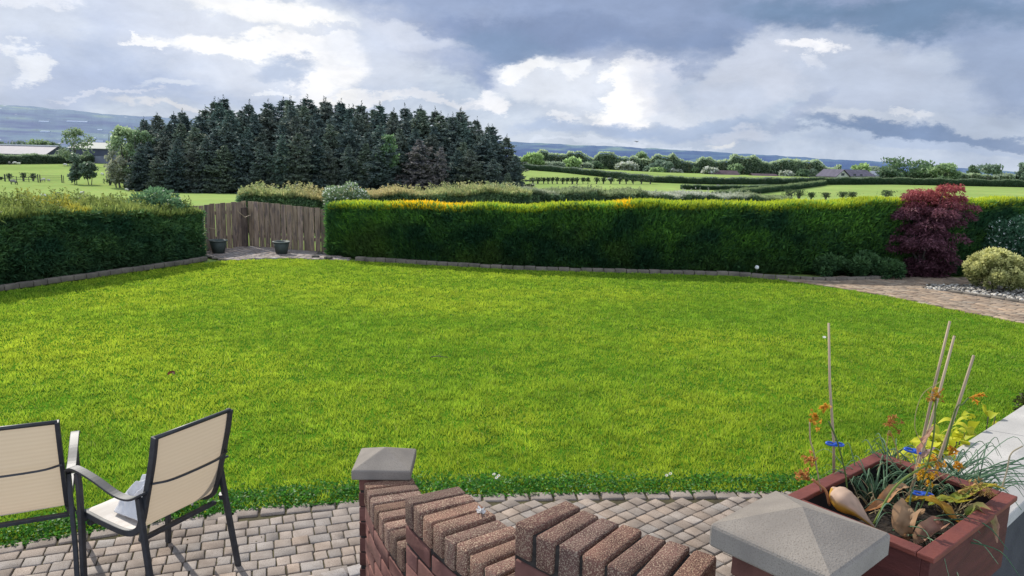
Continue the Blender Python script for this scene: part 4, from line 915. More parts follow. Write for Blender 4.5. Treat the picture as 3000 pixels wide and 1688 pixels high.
for i, (x, yt, yb, w, cc_, lb) in enumerate(TR):
    tree(x, yt, yb, w, cc_, lb, seed=i*7, n=1500 if w < 60 else 3400, dist=RG.uniform(272, 300), flat=('umbrella' in lb), crown0=.45 if 'umbrella' in lb else .04, group='trees beyond the right hand fields', br=2.3, blossom=.2 if cc_ is PB else 0)
TL = [
 (-20,410,478,90,G3,'grey green tree behind the pink shed at the left edge'),(55,414,478,80,G3,'grey green tree behind the roof of the pink shed'),(125,412,478,70,G1,'green tree behind the right end of the pink shed'),(165,420,478,50,G3,'dark tree between the two sheds'),
 (250,425,470,60,G1,'low green tree behind the grey barn, left one'),(310,420,470,60,G1,'low green tree behind the grey barn, right one')]
for i, (x, yt, yb, w, cc_, lb) in enumerate(TL): tree(x, yt, yb, w, cc_, lb, seed=500+i, n=1000, dist=RG.uniform(226, 240), crown0=.03, group='trees around the farm sheds')
tree(222, 374, 478, 92, ((.08, .11, .07), (.17, .22, .13)), 'tall thin airy tree in front of the gap between the sheds', seed=61, n=1000, open_=1, dist=180, crown0=.12)
tree(222, 448, 538, 34, G3, 'slender dark ivy covered stump tree standing in the left field', seed=62, n=1100, dist=112, crown0=.05, multi=2)
tree(264, 478, 538, 46, G3, 'small round bushy tree right of the ivy covered stump', seed=63, n=1300, dist=112, crown0=.22, multi=2)
tree(372, 366, 546, 92, ((.10, .14, .09), (.27, .34, .18)), 'pale green multi stemmed tree left of the plantation', seed=64, n=4200, open_=1, dist=108, crown0=.12, multi=4)
tree(345, 430, 546, 60, ((.12, .13, .10), (.26, .27, .19)), 'lower pinkish grey tree at the left foot of the pale tree', seed=65, n=1400, open_=1, dist=106, crown0=.1, multi=2)
tree(422, 368, 548, 62, ((.07, .11, .07), (.18, .25, .13)), 'taller green tree between the pale tree and the plantation', seed=66, n=2300, open_=1, dist=107, crown0=.3, multi=3)
tree(1138, 398, 560, 60, ((.05, .09, .05), (.13, .21, .09)), 'small light green broadleaf crown showing among the dark spruces', seed=67, n=1500, dist=97.5, crown0=.42)
# stumpy hawthorns in lines
def stump(x, y, hp, wp, label, group, n=240, seed=0, cols=DK):
    g = gp(x, y); dd = g[1]; H = hp/F*dd; R_ = wp/2/F*dd; rs = np.random.default_rng(seed+int(x))
    r = empty('stumpy_hawthorn', g, 0, label, 'hawthorn', group)
    p = np.stack([rs.normal(size=n)*R_*.5, rs.normal(size=n)*R_*.5, H*rs.uniform(.42, 1, n)], 1); cl = colmix(cols[0], cols[1], rs.random(n))
    lf = max(.09, dd*.0013); v, f, c_ = spikes(p, rs.normal(size=(n, 3)) + [0, 0, .6], lf*rs.uniform(.8, 1.7, n), lf*.7, cl); link('crown', npmesh('crown', v, f, c_), M['leaf'], r)
    mb = MB(); 
    for k in range(3): mb.tube([(rs.normal()*R_*.1, 0, -.1), (rs.normal()*R_*.2, 0, H*.5), (rs.normal()*R_*.6, 0, H*.9)], [R_*.22, R_*.15, R_*.06], 5)
    mb.build('trunk', M['dist_bark'], r)
for i, (x, w) in enumerate(((1560, 20), (1577, 20), (1592, 16), (1605, 16), (1618, 14), (1632, 18), (1648, 14), (1662, 16), (1676, 20), (1690, 18), (1708, 14), (1722, 14), (1748, 20), (1768, 16), (1790, 20), (1815, 16), (1835, 18), (1855, 18), (1880, 22), (1905, 22))):
    stump(x, 539 + (x-1560)*.003, 17, w*.85, 'stumpy hawthorn in the gappy row across the middle field, %s from the left' % ORD[i], 'gappy row of hawthorns in the middle field', seed=i)
for i, (x, y, h, w, lb) in enumerate(((2310, 590, 34, 40, 'first ragged thorn bush above the hedge, left of the open gap'), (2340, 588, 30, 34, 'second ragged thorn bush above the hedge, left of the open gap'), (2418, 588, 22, 22, 'thin thorn stump right of the open gap'), (2468, 588, 24, 26, 'ragged thorn stump in the middle of the right field'), (2495, 588, 24, 26, 'ragged thorn stump joined to the one on its left'), (2598, 585, 26, 36, 'mushroom shaped little thorn bush nearest the red maple'), (2376, 588, 22, 18, 'lone thin thorn stump in the open gap'))):
    stump(x, y, h, w, lb, 'thorn bushes behind the right garden hedge', n=500, seed=50+i, cols=((.03, .06, .03), (.10, .14, .06)))
for i, (x, h, w) in enumerate(((28, 18, 14), (70, 20, 16), (98, 18, 16), (2, 6, 10))):
    stump(x, 531 if i != 3 else 528, h*1.15, w, ['stumpy bush beside the leftmost field post', 'stumpy bush left of the rails in the left field', 'stumpy bush between the rails and the gate post', 'tiny bush at the left picture edge'][i], 'stumpy bushes along the left field fence', n=260, seed=80+i)
stump(322, 543, 16, 26, 'fallen dark bush beside the leaning post in the left field', None, n=300, seed=90)

# ================================================================== FARM, HOUSE, FENCES
def gable(name, label, cat, pa, pb, depth, hw, hr, wallm, roofm, band=None, winpts=(), base_z=None, door=None):
    """pa->pb: ends of the long near wall; ridge runs parallel to it"""
    pa = np.array(pa[:2]); pb = np.array(pb[:2]); Lg = np.linalg.norm(pb-pa); ang = math.atan2(pb[1]-pa[1], pb[0]-pa[0]); z0 = float(ter(*pa)) if base_z is None else base_z
    r = empty(name, (pa[0], pa[1], z0), ang, label, cat); mb = MB()
    mb.add([(0,0,-1),(Lg,0,-1),(Lg,depth,-1),(0,depth,-1),(0,0,hw),(Lg,0,hw),(Lg,depth,hw),(0,depth,hw),(0,depth/2,hr),(Lg,depth/2,hr)], [(0,1,5,4),(2,3,7,6),(0,4,8,7,3),(1,2,6,9,5)])
    mb.build('wall', wallm, r); mb = MB(); o = .35; sl = (hr-hw)/(depth/2)
    for sg in (0, 1):
        y0, y1 = ((-o, depth/2), (depth+o, depth/2))[sg]; zz0 = hw - o*sl + .06; zz1 = hr + .06
        mb.add([(-o, y0, zz0), (Lg+o, y0, zz0), (Lg+o, y1, zz1), (-o, y1, zz1), (-o, y0, zz0+.15), (Lg+o, y0, zz0+.15), (Lg+o, y1, zz1+.15), (-o, y1, zz1+.15)], [(0,1,2,3),(4,7,6,5),(0,4,5,1),(1,5,6,2),(3,7,4,0)])
    mb.build('roof', roofm, r)
    if band: m2 = MB(); m2.box(.0, Lg, -.06, -.02, band[0], band[1]); m2.build('open_front_shade', band[2], r)  # dark strip on the wall paints the shade of an open front
    for (x0, x1, z_0, z_1, mm_) in winpts:
        m2 = MB(); m2.box(x0, x1, -.07, -.03, z_0, z_1); m2.build('window', mm_, r)
    return r, Lg
PW = surf('pink_grey_sheeting', (.20,.185,.21), (.25,.23,.26), .4, .7, stretch=(3,1,1)); DR = surf('dark_shadowed_sheeting', (.05,.055,.09), (.07,.08,.12), .3, .8); GR = surf('grey_sheet_roof', (.10,.125,.12), (.14,.17,.16), .3, .7)
BW = surf('blue_grey_block', (.15,.16,.22), (.2,.21,.27), .4, .9); RR = surf('dull_red_tiles', (.09,.06,.07), (.13,.09,.1), .8, .9); CW = surf('cream_render', (.42,.42,.38), (.5,.5,.46), .5, .9); PT = surf('purple_grey_slates', (.075,.07,.10), (.11,.10,.14), .8, .85); GL = surf('dark_glass', (.03,.035,.045), (.05,.055,.07), 1, .2); LT = surf('pale_fascia', (.5,.5,.52), (.6,.6,.62), 1, .8)
a = aty(-60, 474, 203); b = aty(134, 476, 200)
sh, Lg = gable('farm_shed', 'long low shed with pinkish grey roof and pale ridge line at the left', 'shed', a, b, 9, aty(100, 453, 200)[2] - float(ter(a[0], a[1])), aty(100, 429, 204)[2] - float(ter(a[0], a[1])), DR, PW)
hr_ = aty(100, 429, 204)[2] - float(ter(a[0], a[1])); m2 = MB(); m2.box(-.4, Lg+.4, 4.3, 4.7, hr_ + .15, hr_ + .42); m2.build('ridge_cap', LT, sh)
a = aty(205, 474, 197); b = aty(333, 474, 195); z0 = float(ter(a[0], a[1])); top = aty(300, 437, 195)[2] - z0
bn, Lg = gable('barn', 'open fronted grey roofed barn with dark strip for its shaded opening beside the pale tree', 'barn', a, b, 10, top, top + 1.5, BW, GR, band=(aty(300, 457, 195)[2] - z0, top - .02, DR))
a = aty(2492, 529, 262); b = aty(2560, 529, 266); z0 = float(ter(a[0], a[1])); top = aty(2500, 516, 264)[2] - z0; rid_ = aty(2500, 499, 268)[2] - z0
hs, Lg = gable('bungalow', 'white bungalow with purple grey slate roof behind the right hand field', 'house', a, b, 8, top, rid_, CW, PT, winpts=((1, 2.2, .9, 1.7, GL), (4, 5.2, .9, 1.7, GL)))
# gable wing facing us
w0 = aty(2448, 530, 259); w1 = aty(2494, 530, 260); Lw = np.linalg.norm((w1-w0)[:2]); mb = MB(); rr_ = empty('gable_wing_ref', (0,0,0)); bpy.data.objects.remove(rr_)
loc = np.array([w0[0]-a[0], w0[1]-a[1]]); ang = math.atan2(b[1]-a[1], b[0]-a[0]); lx = loc[0]*math.cos(ang)+loc[1]*math.sin(ang); ly = -loc[0]*math.sin(ang)+loc[1]*math.cos(ang)
mb.add([(lx, ly, -1), (lx+Lw, ly, -1), (lx+Lw, ly+8, -1), (lx, ly+8, -1), (lx, ly, top*.8), (lx+Lw, ly, top*.8), (lx+Lw, ly+8, top*.8), (lx, ly+8, top*.8), (lx+Lw/2, ly, rid_*.97), (lx+Lw/2, ly+8, rid_*.97)], [(0,1,5,8,4), (2,3,7,9,6), (0,4,7,3), (1,2,6,5)]); mb.build('gable_wall', CW, hs)
mb = MB()
for sg in (0, 1):
    x0 = lx-.5 if sg == 0 else lx+Lw+.5; zz = top*.8 - .3; xm = lx+Lw/2; zr_ = rid_*.97+.1
    mb.add([(x0, ly-.5, zz), (xm, ly-.5, zr_), (xm, ly+9, zr_), (x0, ly+9, zz), (x0, ly-.5, zz+.2), (xm, ly-.5, zr_+.2), (xm, ly+9, zr_+.2), (x0, ly+9, zz+.2)], [(0,3,2,1),(4,5,6,7),(0,1,5,4),(0,4,7,3)])
mb.build('gable_roof', PT, hs); m2 = MB(); m2.box(lx+Lw*.38, lx+Lw*.62, ly-.05, ly-.01, 1.0, 1.9); m2.build('window', GL, hs)
a = aty(2562, 526, 275); b = aty(2600, 526, 277); z0 = float(ter(a[0], a[1])); gable('garage', 'low pale roofed outbuilding at the right side of the bungalow', 'outbuilding', a, b, 6, aty(2560, 514, 275)[2]-z0, aty(2560, 503, 275)[2]-z0, CW, surf('pale_slates', (.22,.24,.3), (.3,.32,.37), 1, .8))
for (x0, x1, yt, yb, lb) in ((2085, 2168, 500, 527, 'left red roofed building half hidden among the hedgerow trees'), (2215, 2285, 510, 531, 'right dull red roofed building low among the trees')):
    a = aty(x0, yb, 268); b = aty(x1, yb, 270); z0 = float(ter(a[0], a[1])); gable('red_roofed_building', lb, 'building', a, b, 7, aty(x0, (yt+yb)/2+4, 268)[2]-z0, aty(x0, yt, 271)[2]-z0, surf('dull_brick', (.1,.08,.08), (.14,.11,.1), 1, .9), RR)
# white farmsteads in the valley
for i, (x, y, w) in enumerate(((132, 386, 26), (292, 381, 14), (331, 385, 8), (212, 391, 8), (275, 405, 10), (225, 357, 60), (128, 357, 30), (290, 415, 22))):
    Y = 900 + 500*(y < 380); c_ = aty(x, y, Y); W_ = w/F*Y; mb = MB(); h_ = 1.9/F*Y
    mb.add([(-W_/2,0,-.5*h_),(W_/2,0,-.5*h_),(W_/2,h_*3,-.5*h_),(-W_/2,h_*3,-.5*h_),(-W_/2,0,h_*.6),(W_/2,0,h_*.6),(W_/2,h_*3,h_*.6),(-W_/2,h_*3,h_*.6),(-W_/2,h_*1.5,h_*1.3),(W_/2,h_*1.5,h_*1.3)], [(0,1,5,4),(2,3,7,6),(0,4,8,7,3),(1,2,6,9,5),(4,5,9,8),(6,7,8,9)])
    o = mb.build('farm_building', surf('distant_white', (.42,.48,.58), (.48,.54,.64), .1, .9), loc=tuple(c_)); tag(o, 'tiny pale roof in the hazy valley, %s' % ['nearest above the pink shed', 'bright one left of the pale tree', 'dot just left of the pale tree', 'dot above the airy tree', 'small one beside the airy tree', 'longest pale strip on the slope', 'second pale strip further left', 'cream one just over the barn'][i], 'building', 'pale buildings in the valley')
def field_fence():
    r = empty('field_fence', gp(100, 536), 0, 'post and rail fence with gate posts across the left field', 'fence'); O = np.array(r.location)
    P_ = [(15, 532, 20, 4), (49, 533, 15, 2), (85, 534, 15, 2), (112, 535, 23, 3), (118, 535, 22, 3), (182, 536, 22, 3), (187, 536, 20, 2), (305, 539, 15, 2), (341, 541, 20, 2)]
    tops = []
    for (x, y, h, w) in P_:
        g = gp(x, y); dd = g[1]; hh = h/F*dd*1.05; ww = w/F*dd/2; mb = MB(); mb.tube([g - O - [0, 0, .2], g - O + [0, 0, hh]], [ww, ww*.9], 6); mb.build('post', M['wood_post'], r); tops.append((g - O, hh))
    for (i, j) in ((0, 1), (1, 2), (2, 3)):
        for k in (.45, .85):
            mb = MB(); mb.tube([tops[i][0] + [0, 0, tops[i][1]*k], tops[j][0] + [0, 0, tops[j][1]*k]], .035, 5); mb.build('rail', M['wood_post'], r)
    for k in (.25, .5, .75, .95):
        mb = MB(); mb.tube([tops[4][0] + [0, 0, tops[4][1]*k*.9], tops[5][0] + [0, 0, tops[5][1]*k*.9]], .022, 5); mb.build('gate_bar', M['wood_post'], r)
field_fence()

# ================================================================== SHEEP
def sheepmat(name, wool, dark):
    m, nt_ = newmat(name); L_ = nt_.links; tc_ = N(nt_, 'ShaderNodeTexCoord'); sp = N(nt_, 'ShaderNodeSeparateXYZ'); L_.new(tc_.outputs['Object'], sp.inputs[0])
    a_ = N(nt_, 'ShaderNodeMapRange'); L_.new(sp.outputs[0], a_.inputs[0]); a_.inputs[1].default_value = .50; a_.inputs[2].default_value = .56
    b_ = N(nt_, 'ShaderNodeMapRange'); L_.new(sp.outputs[2], b_.inputs[0]); b_.inputs[1].default_value = .30; b_.inputs[2].default_value = .24
    mx_ = N(nt_, 'ShaderNodeMath', operation='MAXIMUM'); L_.new(a_.outputs[0], mx_.inputs[0]); L_.new(b_.outputs[0], mx_.inputs[1])
    c_ = N(nt_, 'ShaderNodeMixRGB'); L_.new(mx_.outputs[0], c_.inputs[0]); c_.inputs[1].default_value = (*wool, 1); c_.inputs[2].default_value = (*dark, 1)
    n_ = N(nt_, 'ShaderNodeTexNoise'); n_.inputs['Scale'].default_value = 14; L_.new(tc_.outputs['Object'], n_.inputs['Vector']); bp_ = N(nt_, 'ShaderNodeBump'); bp_.inputs['Distance'].default_value = .05; L_.new(n_.outputs['Fac'], bp_.inputs['Height'])
    p_ = N(nt_, 'ShaderNodeBsdfPrincipled'); p_.inputs['Roughness'].default_value = 1; L_.new(c_.outputs[0], p_.inputs['Base Color']); L_.new(bp_.outputs[0], p_.inputs['Normal'])
    o_ = N(nt_, 'ShaderNodeOutputMaterial'); L_.new(p_.outputs[0], o_.inputs[0]); return m
SW = sheepmat('white_fleece', (.62, .60, .54), (.25, .22, .2)); SD = sheepmat('grey_fleece', (.22, .21, .2), (.04, .04, .04))
def sheep_mesh(graze, nm):
    V = [(-.42,0,.62,.2),(-.2,0,.66,.27),(.12,0,.66,.27),(.38,0,.64,.21)]; E_ = [(0,1),(1,2),(2,3)]
    if graze: V += [(.56,0,.46,.11),(.64,0,.24,.085),(.72,0,.10,.055)]
    else: V += [(.54,0,.80,.12),(.64,0,.93,.10),(.80,0,.87,.06)]
    E_ += [(3,4),(4,5),(5,6)]
    for (x, k, y) in ((-.36, 0, .12), (-.36, 0, -.12), (.32, 3, .12), (.32, 3, -.12)):
        n0 = len(V); bx = -.05 if k == 0 else 0
        V += [(x, y, .40, .09), (x + bx, y, .22, .045), (x + (.02 if k == 0 else 0), y, .02, .035)]; E_ += [(k, n0), (n0, n0+1), (n0+1, n0+2)]
    hx, hy, hz_ = V[5][:3]
    for s_ in (1, -1): n0 = len(V); V += [(hx-.02, s_*.12, hz_+.05, .025)]; E_ += [(5, n0)]
    n0 = len(V); V += [(-.60, 0, .55, .045)]; E_ += [(0, n0)]
    me = bpy.data.meshes.new(nm); me.from_pydata([q[:3] for q in V], E_, []); o = bpy.data.objects.new(nm, me); COL.objects.link(o); md = o.modifiers.new('skin', 'SKIN'); 
    for i, q in enumerate(V): me.skin_vertices[0].data[i].radius = (q[3], q[3]); me.skin_vertices[0].data[i].use_root = (i == 1)
    md2 = o.modifiers.new('sub', 'SUBSURF'); md2.levels = 1; md2.render_levels = 1
    dg = bpy.context.evaluated_depsgraph_get(); m2_ = bpy.data.meshes.new_from_object(o.evaluated_get(dg)); m2_.name = nm; bpy.data.objects.remove(o); m2_.polygons.foreach_set('use_smooth', [True]*len(m2_.polygons)); return m2_
SM = {(g_, w_): sheep_mesh(g_, 'sheep_body') for g_ in (0, 1) for w_ in (0, 1)}
for (g_, w_), me_ in SM.items(): me_.materials.append(SW if w_ else SD)
for (x, y, wpx, fl, g_, w_, lb) in (
 (40,541,20,1,1,0,'dark faced grey sheep grazing near the left edge of the left field'),(127,538-5,15,-1,1,1,'white sheep grazing by the left gate post'),(143,533,11,-1,0,1,'small white sheep just right of the gate post'),
 (129,580,15,1,1,1,'white lamb grazing lowest in the left field, left one'),(168,575,17,1,1,0,'dark sheep grazing low in the left field'),(241,572,14,1,0,1,'white sheep facing right just above the shaggy hedge'),(192,488,12,1,1,1,'tiny sheep far up the left field near the airy tree'),
 (28,483,13,1,1,0,'leftmost tiny sheep by the hedge of the sheds'),(43,483,13,-1,1,1,'middle tiny sheep by the hedge of the sheds'),(56,484,11,1,0,1,'rightmost tiny sheep by the hedge of the sheds'),(300,515,12,1,1,1,'tiny sheep right of the round bushy tree'),(372,561,9,1,1,1,'tiny white lamb in front of the pale tree'),
 (1784,531,13,1,0,1,'white sheep standing among the stumpy hawthorns'),(2104,551,13,1,1,0,'dark sheep in the middle field'),(2172,553,12,1,1,1,'white sheep right of the dark one in the middle field'),(2014,548,7,1,1,0,'tiny dark lamb in the middle field')):
    g = gp(x, y); sz = min(1.15, max(.45, wpx/F*g[1]/1.25)); o = link('sheep', SM[(g_, w_)], SW if w_ else SD); o.location = tuple(g); o.scale = (sz,)*3; o.rotation_euler = (0, 0, (0 if fl > 0 else PI) + RG.normal()*.3); tag(o, lb, 'sheep', 'sheep grazing in the fields')

# bird
q = aty(1866, 416, 90); mb = MB(); mb.tube([(-.16, 0, 0), (-.05, 0, .01), (.08, 0, .02), (.17, 0, .03)], [.01, .045, .04, .012], 8)
for s_ in (1, -1): mb.add([(-.05, s_*.03, .03), (.08, s_*.03, .03), (.02, s_*.22, .12), (-.12, s_*.42, .05)], [(0, 1, 2, 3)])
bd = mb.build('bird', surf('dark_feathers', (.02,.02,.025), (.04,.04,.045), 5, .9), loc=tuple(q)); bd.rotation_euler = (0, 0, .6); tag(bd, 'single dark bird flying low in the sky above the hills', 'bird')

# ================================================================== GARDEN CHAIRS
def smoothpath(p, n=6):
    return [tuple(q) for q in catmull([np.array(a, float) for a in p], n)]
def flatbar(mb, path, w, t, side=(1, 0, 0)):
    """rectangular section swept along a path; w along 'side', t across"""
    path = [np.array(p, float) for p in path]; n = len(path); sd_ = np.array(side, float); vs = []; fs = []
    for i, p in enumerate(path):
        tg = unit((path[min(i+1, n-1)] - path[max(i-1, 0)])[None])[0]; nn = unit(np.cross(tg, sd_)[None])[0]; ss = unit(np.cross(nn, tg)[None])[0]
        for (a, b) in ((-1, -1), (1, -1), (1, 1), (-1, 1)): vs.append(p + ss*a*w/2 + nn*b*t/2)
    for i in range(n-1):
        for k in range(4): fs.append((i*4+k, i*4+(k+1) % 4, (i+1)*4+(k+1) % 4, (i+1)*4+k))
    fs.append((3, 2, 1, 0)); e_ = (n-1)*4; fs.append((e_, e_+1, e_+2, e_+3)); mb.add(vs, fs)
def make_chair(loc, rz, label):
    """local: +y the way the sitter faces, +x the sitter's right"""
    r = empty('garden_chair', loc, rz, label, 'chair'); hw = .232
    side = smoothpath([(-.330, .925), (-.30, .79), (-.245, .60), (-.205, .47), (-.165, .405), (-.08, .375), (.08, .385), (.24, .405), (.285, .385)], 6)
    for sx in (-1, 1):
        mb = MB(); flatbar(mb, [(sx*hw, y, z) for y, z in side], .022, .034); mb.build('side_rail', M['frame'], r, bevel=.004)
    mb = MB(); mb.tube([(-hw, -.330, .92), (0, -.338, .923), (hw, -.330, .92)], .011, 8); mb.build('top_rail', M['frame'], r, smooth=True)
    mb = MB(); flatbar(mb, smoothpath([(-hw, -.292, .68), (-.13, -.325, .675), (.13, -.325, .675), (hw, -.292, .68)], 4), .010, .018, side=(0, 0.3, 1)); mb.build('back_brace', M['frame'], r)
    for (y, z, nm) in ((-.185, .36, 'rear_crossbar'), (.20, .355, 'front_crossbar')):
        mb = MB(); flatbar(mb, [(-hw-.005, y, z), (hw+.005, y, z)], .028, .02, side=(0, 1, 0)); mb.build(nm, M['frame'], r, bevel=.003)
    # slings
    for (sel, nm) in (((0, 25), 'back_sling'), ((25, 48), 'seat_sling')):
        pr = side[sel[0]:sel[1]+1]; vs = []; nx = 13
        for j, (y, z) in enumerate(pr):
            for i in range(nx):
                u = i/(nx-1)*2-1; sag = (1-u*u)*.014*math.sin(PI*min(1, max(0, j/(len(pr)-1))))
                vs.append((u*(hw-.012), y - sag*(.8 if nm == 'back_sling' else 0), z + .004 - sag*(1 if nm == 'seat_sling' else 0)))
        fs = [(j*nx+i, j*nx+i+1, (j+1)*nx+i+1, (j+1)*nx+i) for j in range(len(pr)-1) for i in range(nx-1)]
        mb = MB(); mb.add(vs, fs); mb.build(nm, M['sling'] if nm == 'back_sling' else M['seat'], r, smooth=True)
    for sx in (-1, 1):
        mb = MB(); flatbar(mb, [(sx*(hw+.020), -.215, .60), (sx*(hw+.024), -.235, .45), (sx*(hw+.03), -.275, .2), (sx*(hw+.03), -.315, 0)], .024, .030); mb.build('leg', M['frame'], r, bevel=.004)
        mb = MB(); flatbar(mb, smoothpath([(sx*(hw+.03), .235, 0), (sx*(hw+.03), .222, .3), (sx*(hw+.026), .22, .54), (sx*(hw+.026), .228, .635)], 4), .024, .030); mb.build('leg', M['frame'], r, bevel=.004)
        mb = MB(); flatbar(mb, smoothpath([(sx*(hw+.026), .30, .640), (sx*(hw+.026), .235, .660), (sx*(hw+.026), .10, .635), (sx*(hw+.024), -.06, .585), (sx*(hw+.022), -.17, .585), (sx*(hw+.018), -.265, .635)], 6), .046, .012); mb.build('armrest', M['frame'], r, bevel=.003)
        m2 = MB(); flatbar(m2, [(sx*(hw+.012), -.215, .40), (sx*(hw+.03), -.245, .405)], .03, .03, side=(0, 1, 0)); m2.build('bracket', M['frame'], r)
        m2 = MB(); flatbar(m2, [(sx*(hw+.0), .221, .385), (sx*(hw+.03), .221, .385)], .03, .03, side=(0, 1, 0)); m2.build('bracket', M['frame'], r)
    return r
def yaw(fx, fy): return math.atan2(-fx, fy)
# chair 1: far rear leg foot at (-1.497,3.863)
def place(foot, f, sx):
    f = np.array(f)/np.linalg.norm(f); rt = np.array([f[1], -f[0]]); loc = np.array(foot) - rt*sx*.262 + f*.315
    return (loc[0], loc[1], .031), yaw(f[0], f[1])
CH1 = place((-1.485, 3.80), (-.905, .425), 1); ch1 = make_chair(CH1[0], CH1[1], 'black framed garden chair with beige sling, a white cloth lying on its seat')
CH2 = place((-2.235, 3.55), (-.45, .89), 1); ch2 = make_chair(CH2[0], CH2[1], 'black framed garden chair cut by the left picture edge, its seat empty')
def towel():
    mx_ = Matrix.Translation(Vector(CH1[0])) @ Matrix.Rotation(CH1[1], 4, 'Z'); nx, ny = 56, 46; vs = []; rs = np.random.default_rng(3)
    for j in range(ny):
        for i in range(nx):
            u = i/(nx-1); v_ = j/(ny-1); x = -.15 + u*.36; y = -.13 + v_*.36*(.7+.3*u) + .02*math.sin(u*9)
            pile = .135*math.exp(-(((u-.42)/.32)**2 + ((v_-.55)/.30)**2)); ed = min(1, min(u, 1-u, v_, 1-v_)*9)
            fold = float(fbm(np.array([u*6.5+.9*v_]), np.array([v_*5.2]), 71, 4)[0]); fold2 = abs(math.sin(u*7 + v_*6 + 4*fold))
            base = float(np.interp(y, [-.205, -.165, -.08, .08, .24], [.43, .405, .38, .385, .405]))
            z = base + .014 + (pile*(.25 + 1.45*fold) + .05*fold2*fold + .012)*ed
            vs.append(tuple(mx_ @ Vector((x, y, z))))
    fs = [(j*nx+i, j*nx+i+1, (j+1)*nx+i+1, (j+1)*nx+i) for j in range(ny-1) for i in range(nx-1)]
    mb = MB(); mb.add(vs, fs); o = mb.build('cloth', M['towel'], smooth=True); tag(o, 'crumpled white cloth lying on the seat of the right garden chair', 'cloth')
    sol = o.modifiers.new('thick', 'SOLIDIFY'); sol.thickness = .006; sub = o.modifiers.new('s', 'SUBSURF'); sub.levels = 1; sub.render_levels = 1
    # corner hanging below the seat
    m2 = MB(); a_ = []
    for k in range(9):
        t = k/8; w = .032*(1-t)**.6 + .004
        for i in range(5):
            u = i/4*2-1; a_.append(tuple(mx_ @ Vector((.30 + .008*math.sin(u*5+t*4), .07 + u*w, .385 - t*.13 + .006*math.cos(u*6)))))
    f_ = [(j*5+i, j*5+i+1, (j+1)*5+i+1, (j+1)*5+i) for j in range(8) for i in range(4)]
    m2.add(a_, f_); o2 = m2.build('hanging_corner', M['towel'], smooth=True); o2.parent = o
towel()

# ================================================================== CURVED BRICK WALL
CPTS = catmull([(-.575, 3.30), (-.52, 3.12), (-.42, 2.88), (-.26, 2.58), (-.09, 2.32), (.12, 2.06), (.36, 1.86), (.60, 1.70)], 24)
CS = np.concatenate([[0], np.cumsum(np.linalg.norm(np.diff(CPTS, axis=0), axis=1))])
def cpos(s):
    x = np.interp(s, CS, CPTS[:, 0]); y = np.interp(s, CS, CPTS[:, 1]); x2 = np.interp(s+.03, CS, CPTS[:, 0]); y2 = np.interp(s+.03, CS, CPTS[:, 1]); x1 = np.interp(s-.03, CS, CPTS[:, 0]); y1 = np.interp(s-.03, CS, CPTS[:, 1])
    a = math.atan2(y2-y1, x2-x1); return x, y, a
wall = empty('brick_wall', (-.585, 3.36, 0), 0, 'low curved brick wall stepping up from the lawn edge with bricks set on edge along its top', 'wall')
WO = np.array([-.585, 3.36, 0])
def bricks(name, items, mat, parent, jit=.0025):
    vs, fs, co = [], [], []; o = 0; cache = {}
    for (x, y, z, a, sx, sy, sz, bev, tint) in items:
        k = (sx, sy, sz, bev)
        if k not in cache: cache[k] = rblock(sx, sy, sz, bev, 3)
        bv, bf = cache[k]; b = bv.copy() + RG.normal(size=bv.shape)*.0009; a2 = a + RG.normal()*.012
        b = np.stack([b[:, 0]*math.cos(a2) - b[:, 1]*math.sin(a2) + x, b[:, 0]*math.sin(a2) + b[:, 1]*math.cos(a2) + y, b[:, 2] + z + RG.normal()*jit], 1) - WO
        vs.append(b); fs.append(bf+o); o += len(b); co.append(np.tile(tint, (len(b), 1)))
    me = npmesh(name, np.concatenate(vs), np.concatenate(fs), np.concatenate(co), smooth=True)
    return link(name, me, mat, parent)
def tint(v=.12):
    g = 1 + RG.normal()*v; w = RG.normal()*.05; return np.array([g*(1+w*.6), g, g*(1-w*.6)])
segs = [(.125, .735, .852, 9), (.745, 1.395, 1.065, 9), (1.405, 1.935, 1.265, 8)]
STOT = CS[-1]
for si, (s0, s1, zt, nb) in enumerate(segs):
    it = []; s_ = s0 + .038
    while s_ < s1:
        x, y, a = cpos(s_); g = tint(.13)*((.86, .84, .86) if si == 2 else (1, 1, 1)); it.append((x, y, zt-.051, a, .064, .222, .102, .009, g)); s_ += .076
    bricks('coping', it, M['brick'], wall)
    # stretcher courses below on both faces
    it = []; z = zt - .102 - .012
    row = 0
    while z > .02:
        s_ = s0
        while s_ < s1 - .03:
            ln = .107 if (row % 2 and s_ == s0) else .215
            ln = min(ln, max(.05, s1 - s_))
            if s_ >= s0 - .01:
                x, y, a = cpos(s_ + ln/2)
                it.append((x, y, z-.0325, a, round(ln-.008, 3), .212, .066, .005, tint(.1)))
            s_ += ln + .002
        z -= .075; row += 1
    bricks('brick_course', it, M['brickface'], wall)
    # mortar core
    mb = MB(); vs = []; fs = []; m_ = 14
    for k in range(m_):
        x, y, a = cpos(s0 + .004 + (s1-s0-.008)*k/(m_-1)); n_ = np.array([-math.sin(a), math.cos(a)])
        for (o_, z) in ((-.1, 0), (.1, 0), (.1, zt-.018), (-.1, zt-.018)): vs.append((x + n_[0]*o_ - WO[0], y + n_[1]*o_ - WO[1], z))
    for k in range(m_-1):
        for j in range(4): fs.append((k*4+j, k*4+(j+1) % 4, (k+1)*4+(j+1) % 4, (k+1)*4+j))
    fs.append((0, 1, 2, 3)); e_ = (m_-1)*4; fs.append((e_+3, e_+2, e_+1, e_)); mb.add(vs, fs); mb.build('mortar', M['mortar'], wall)
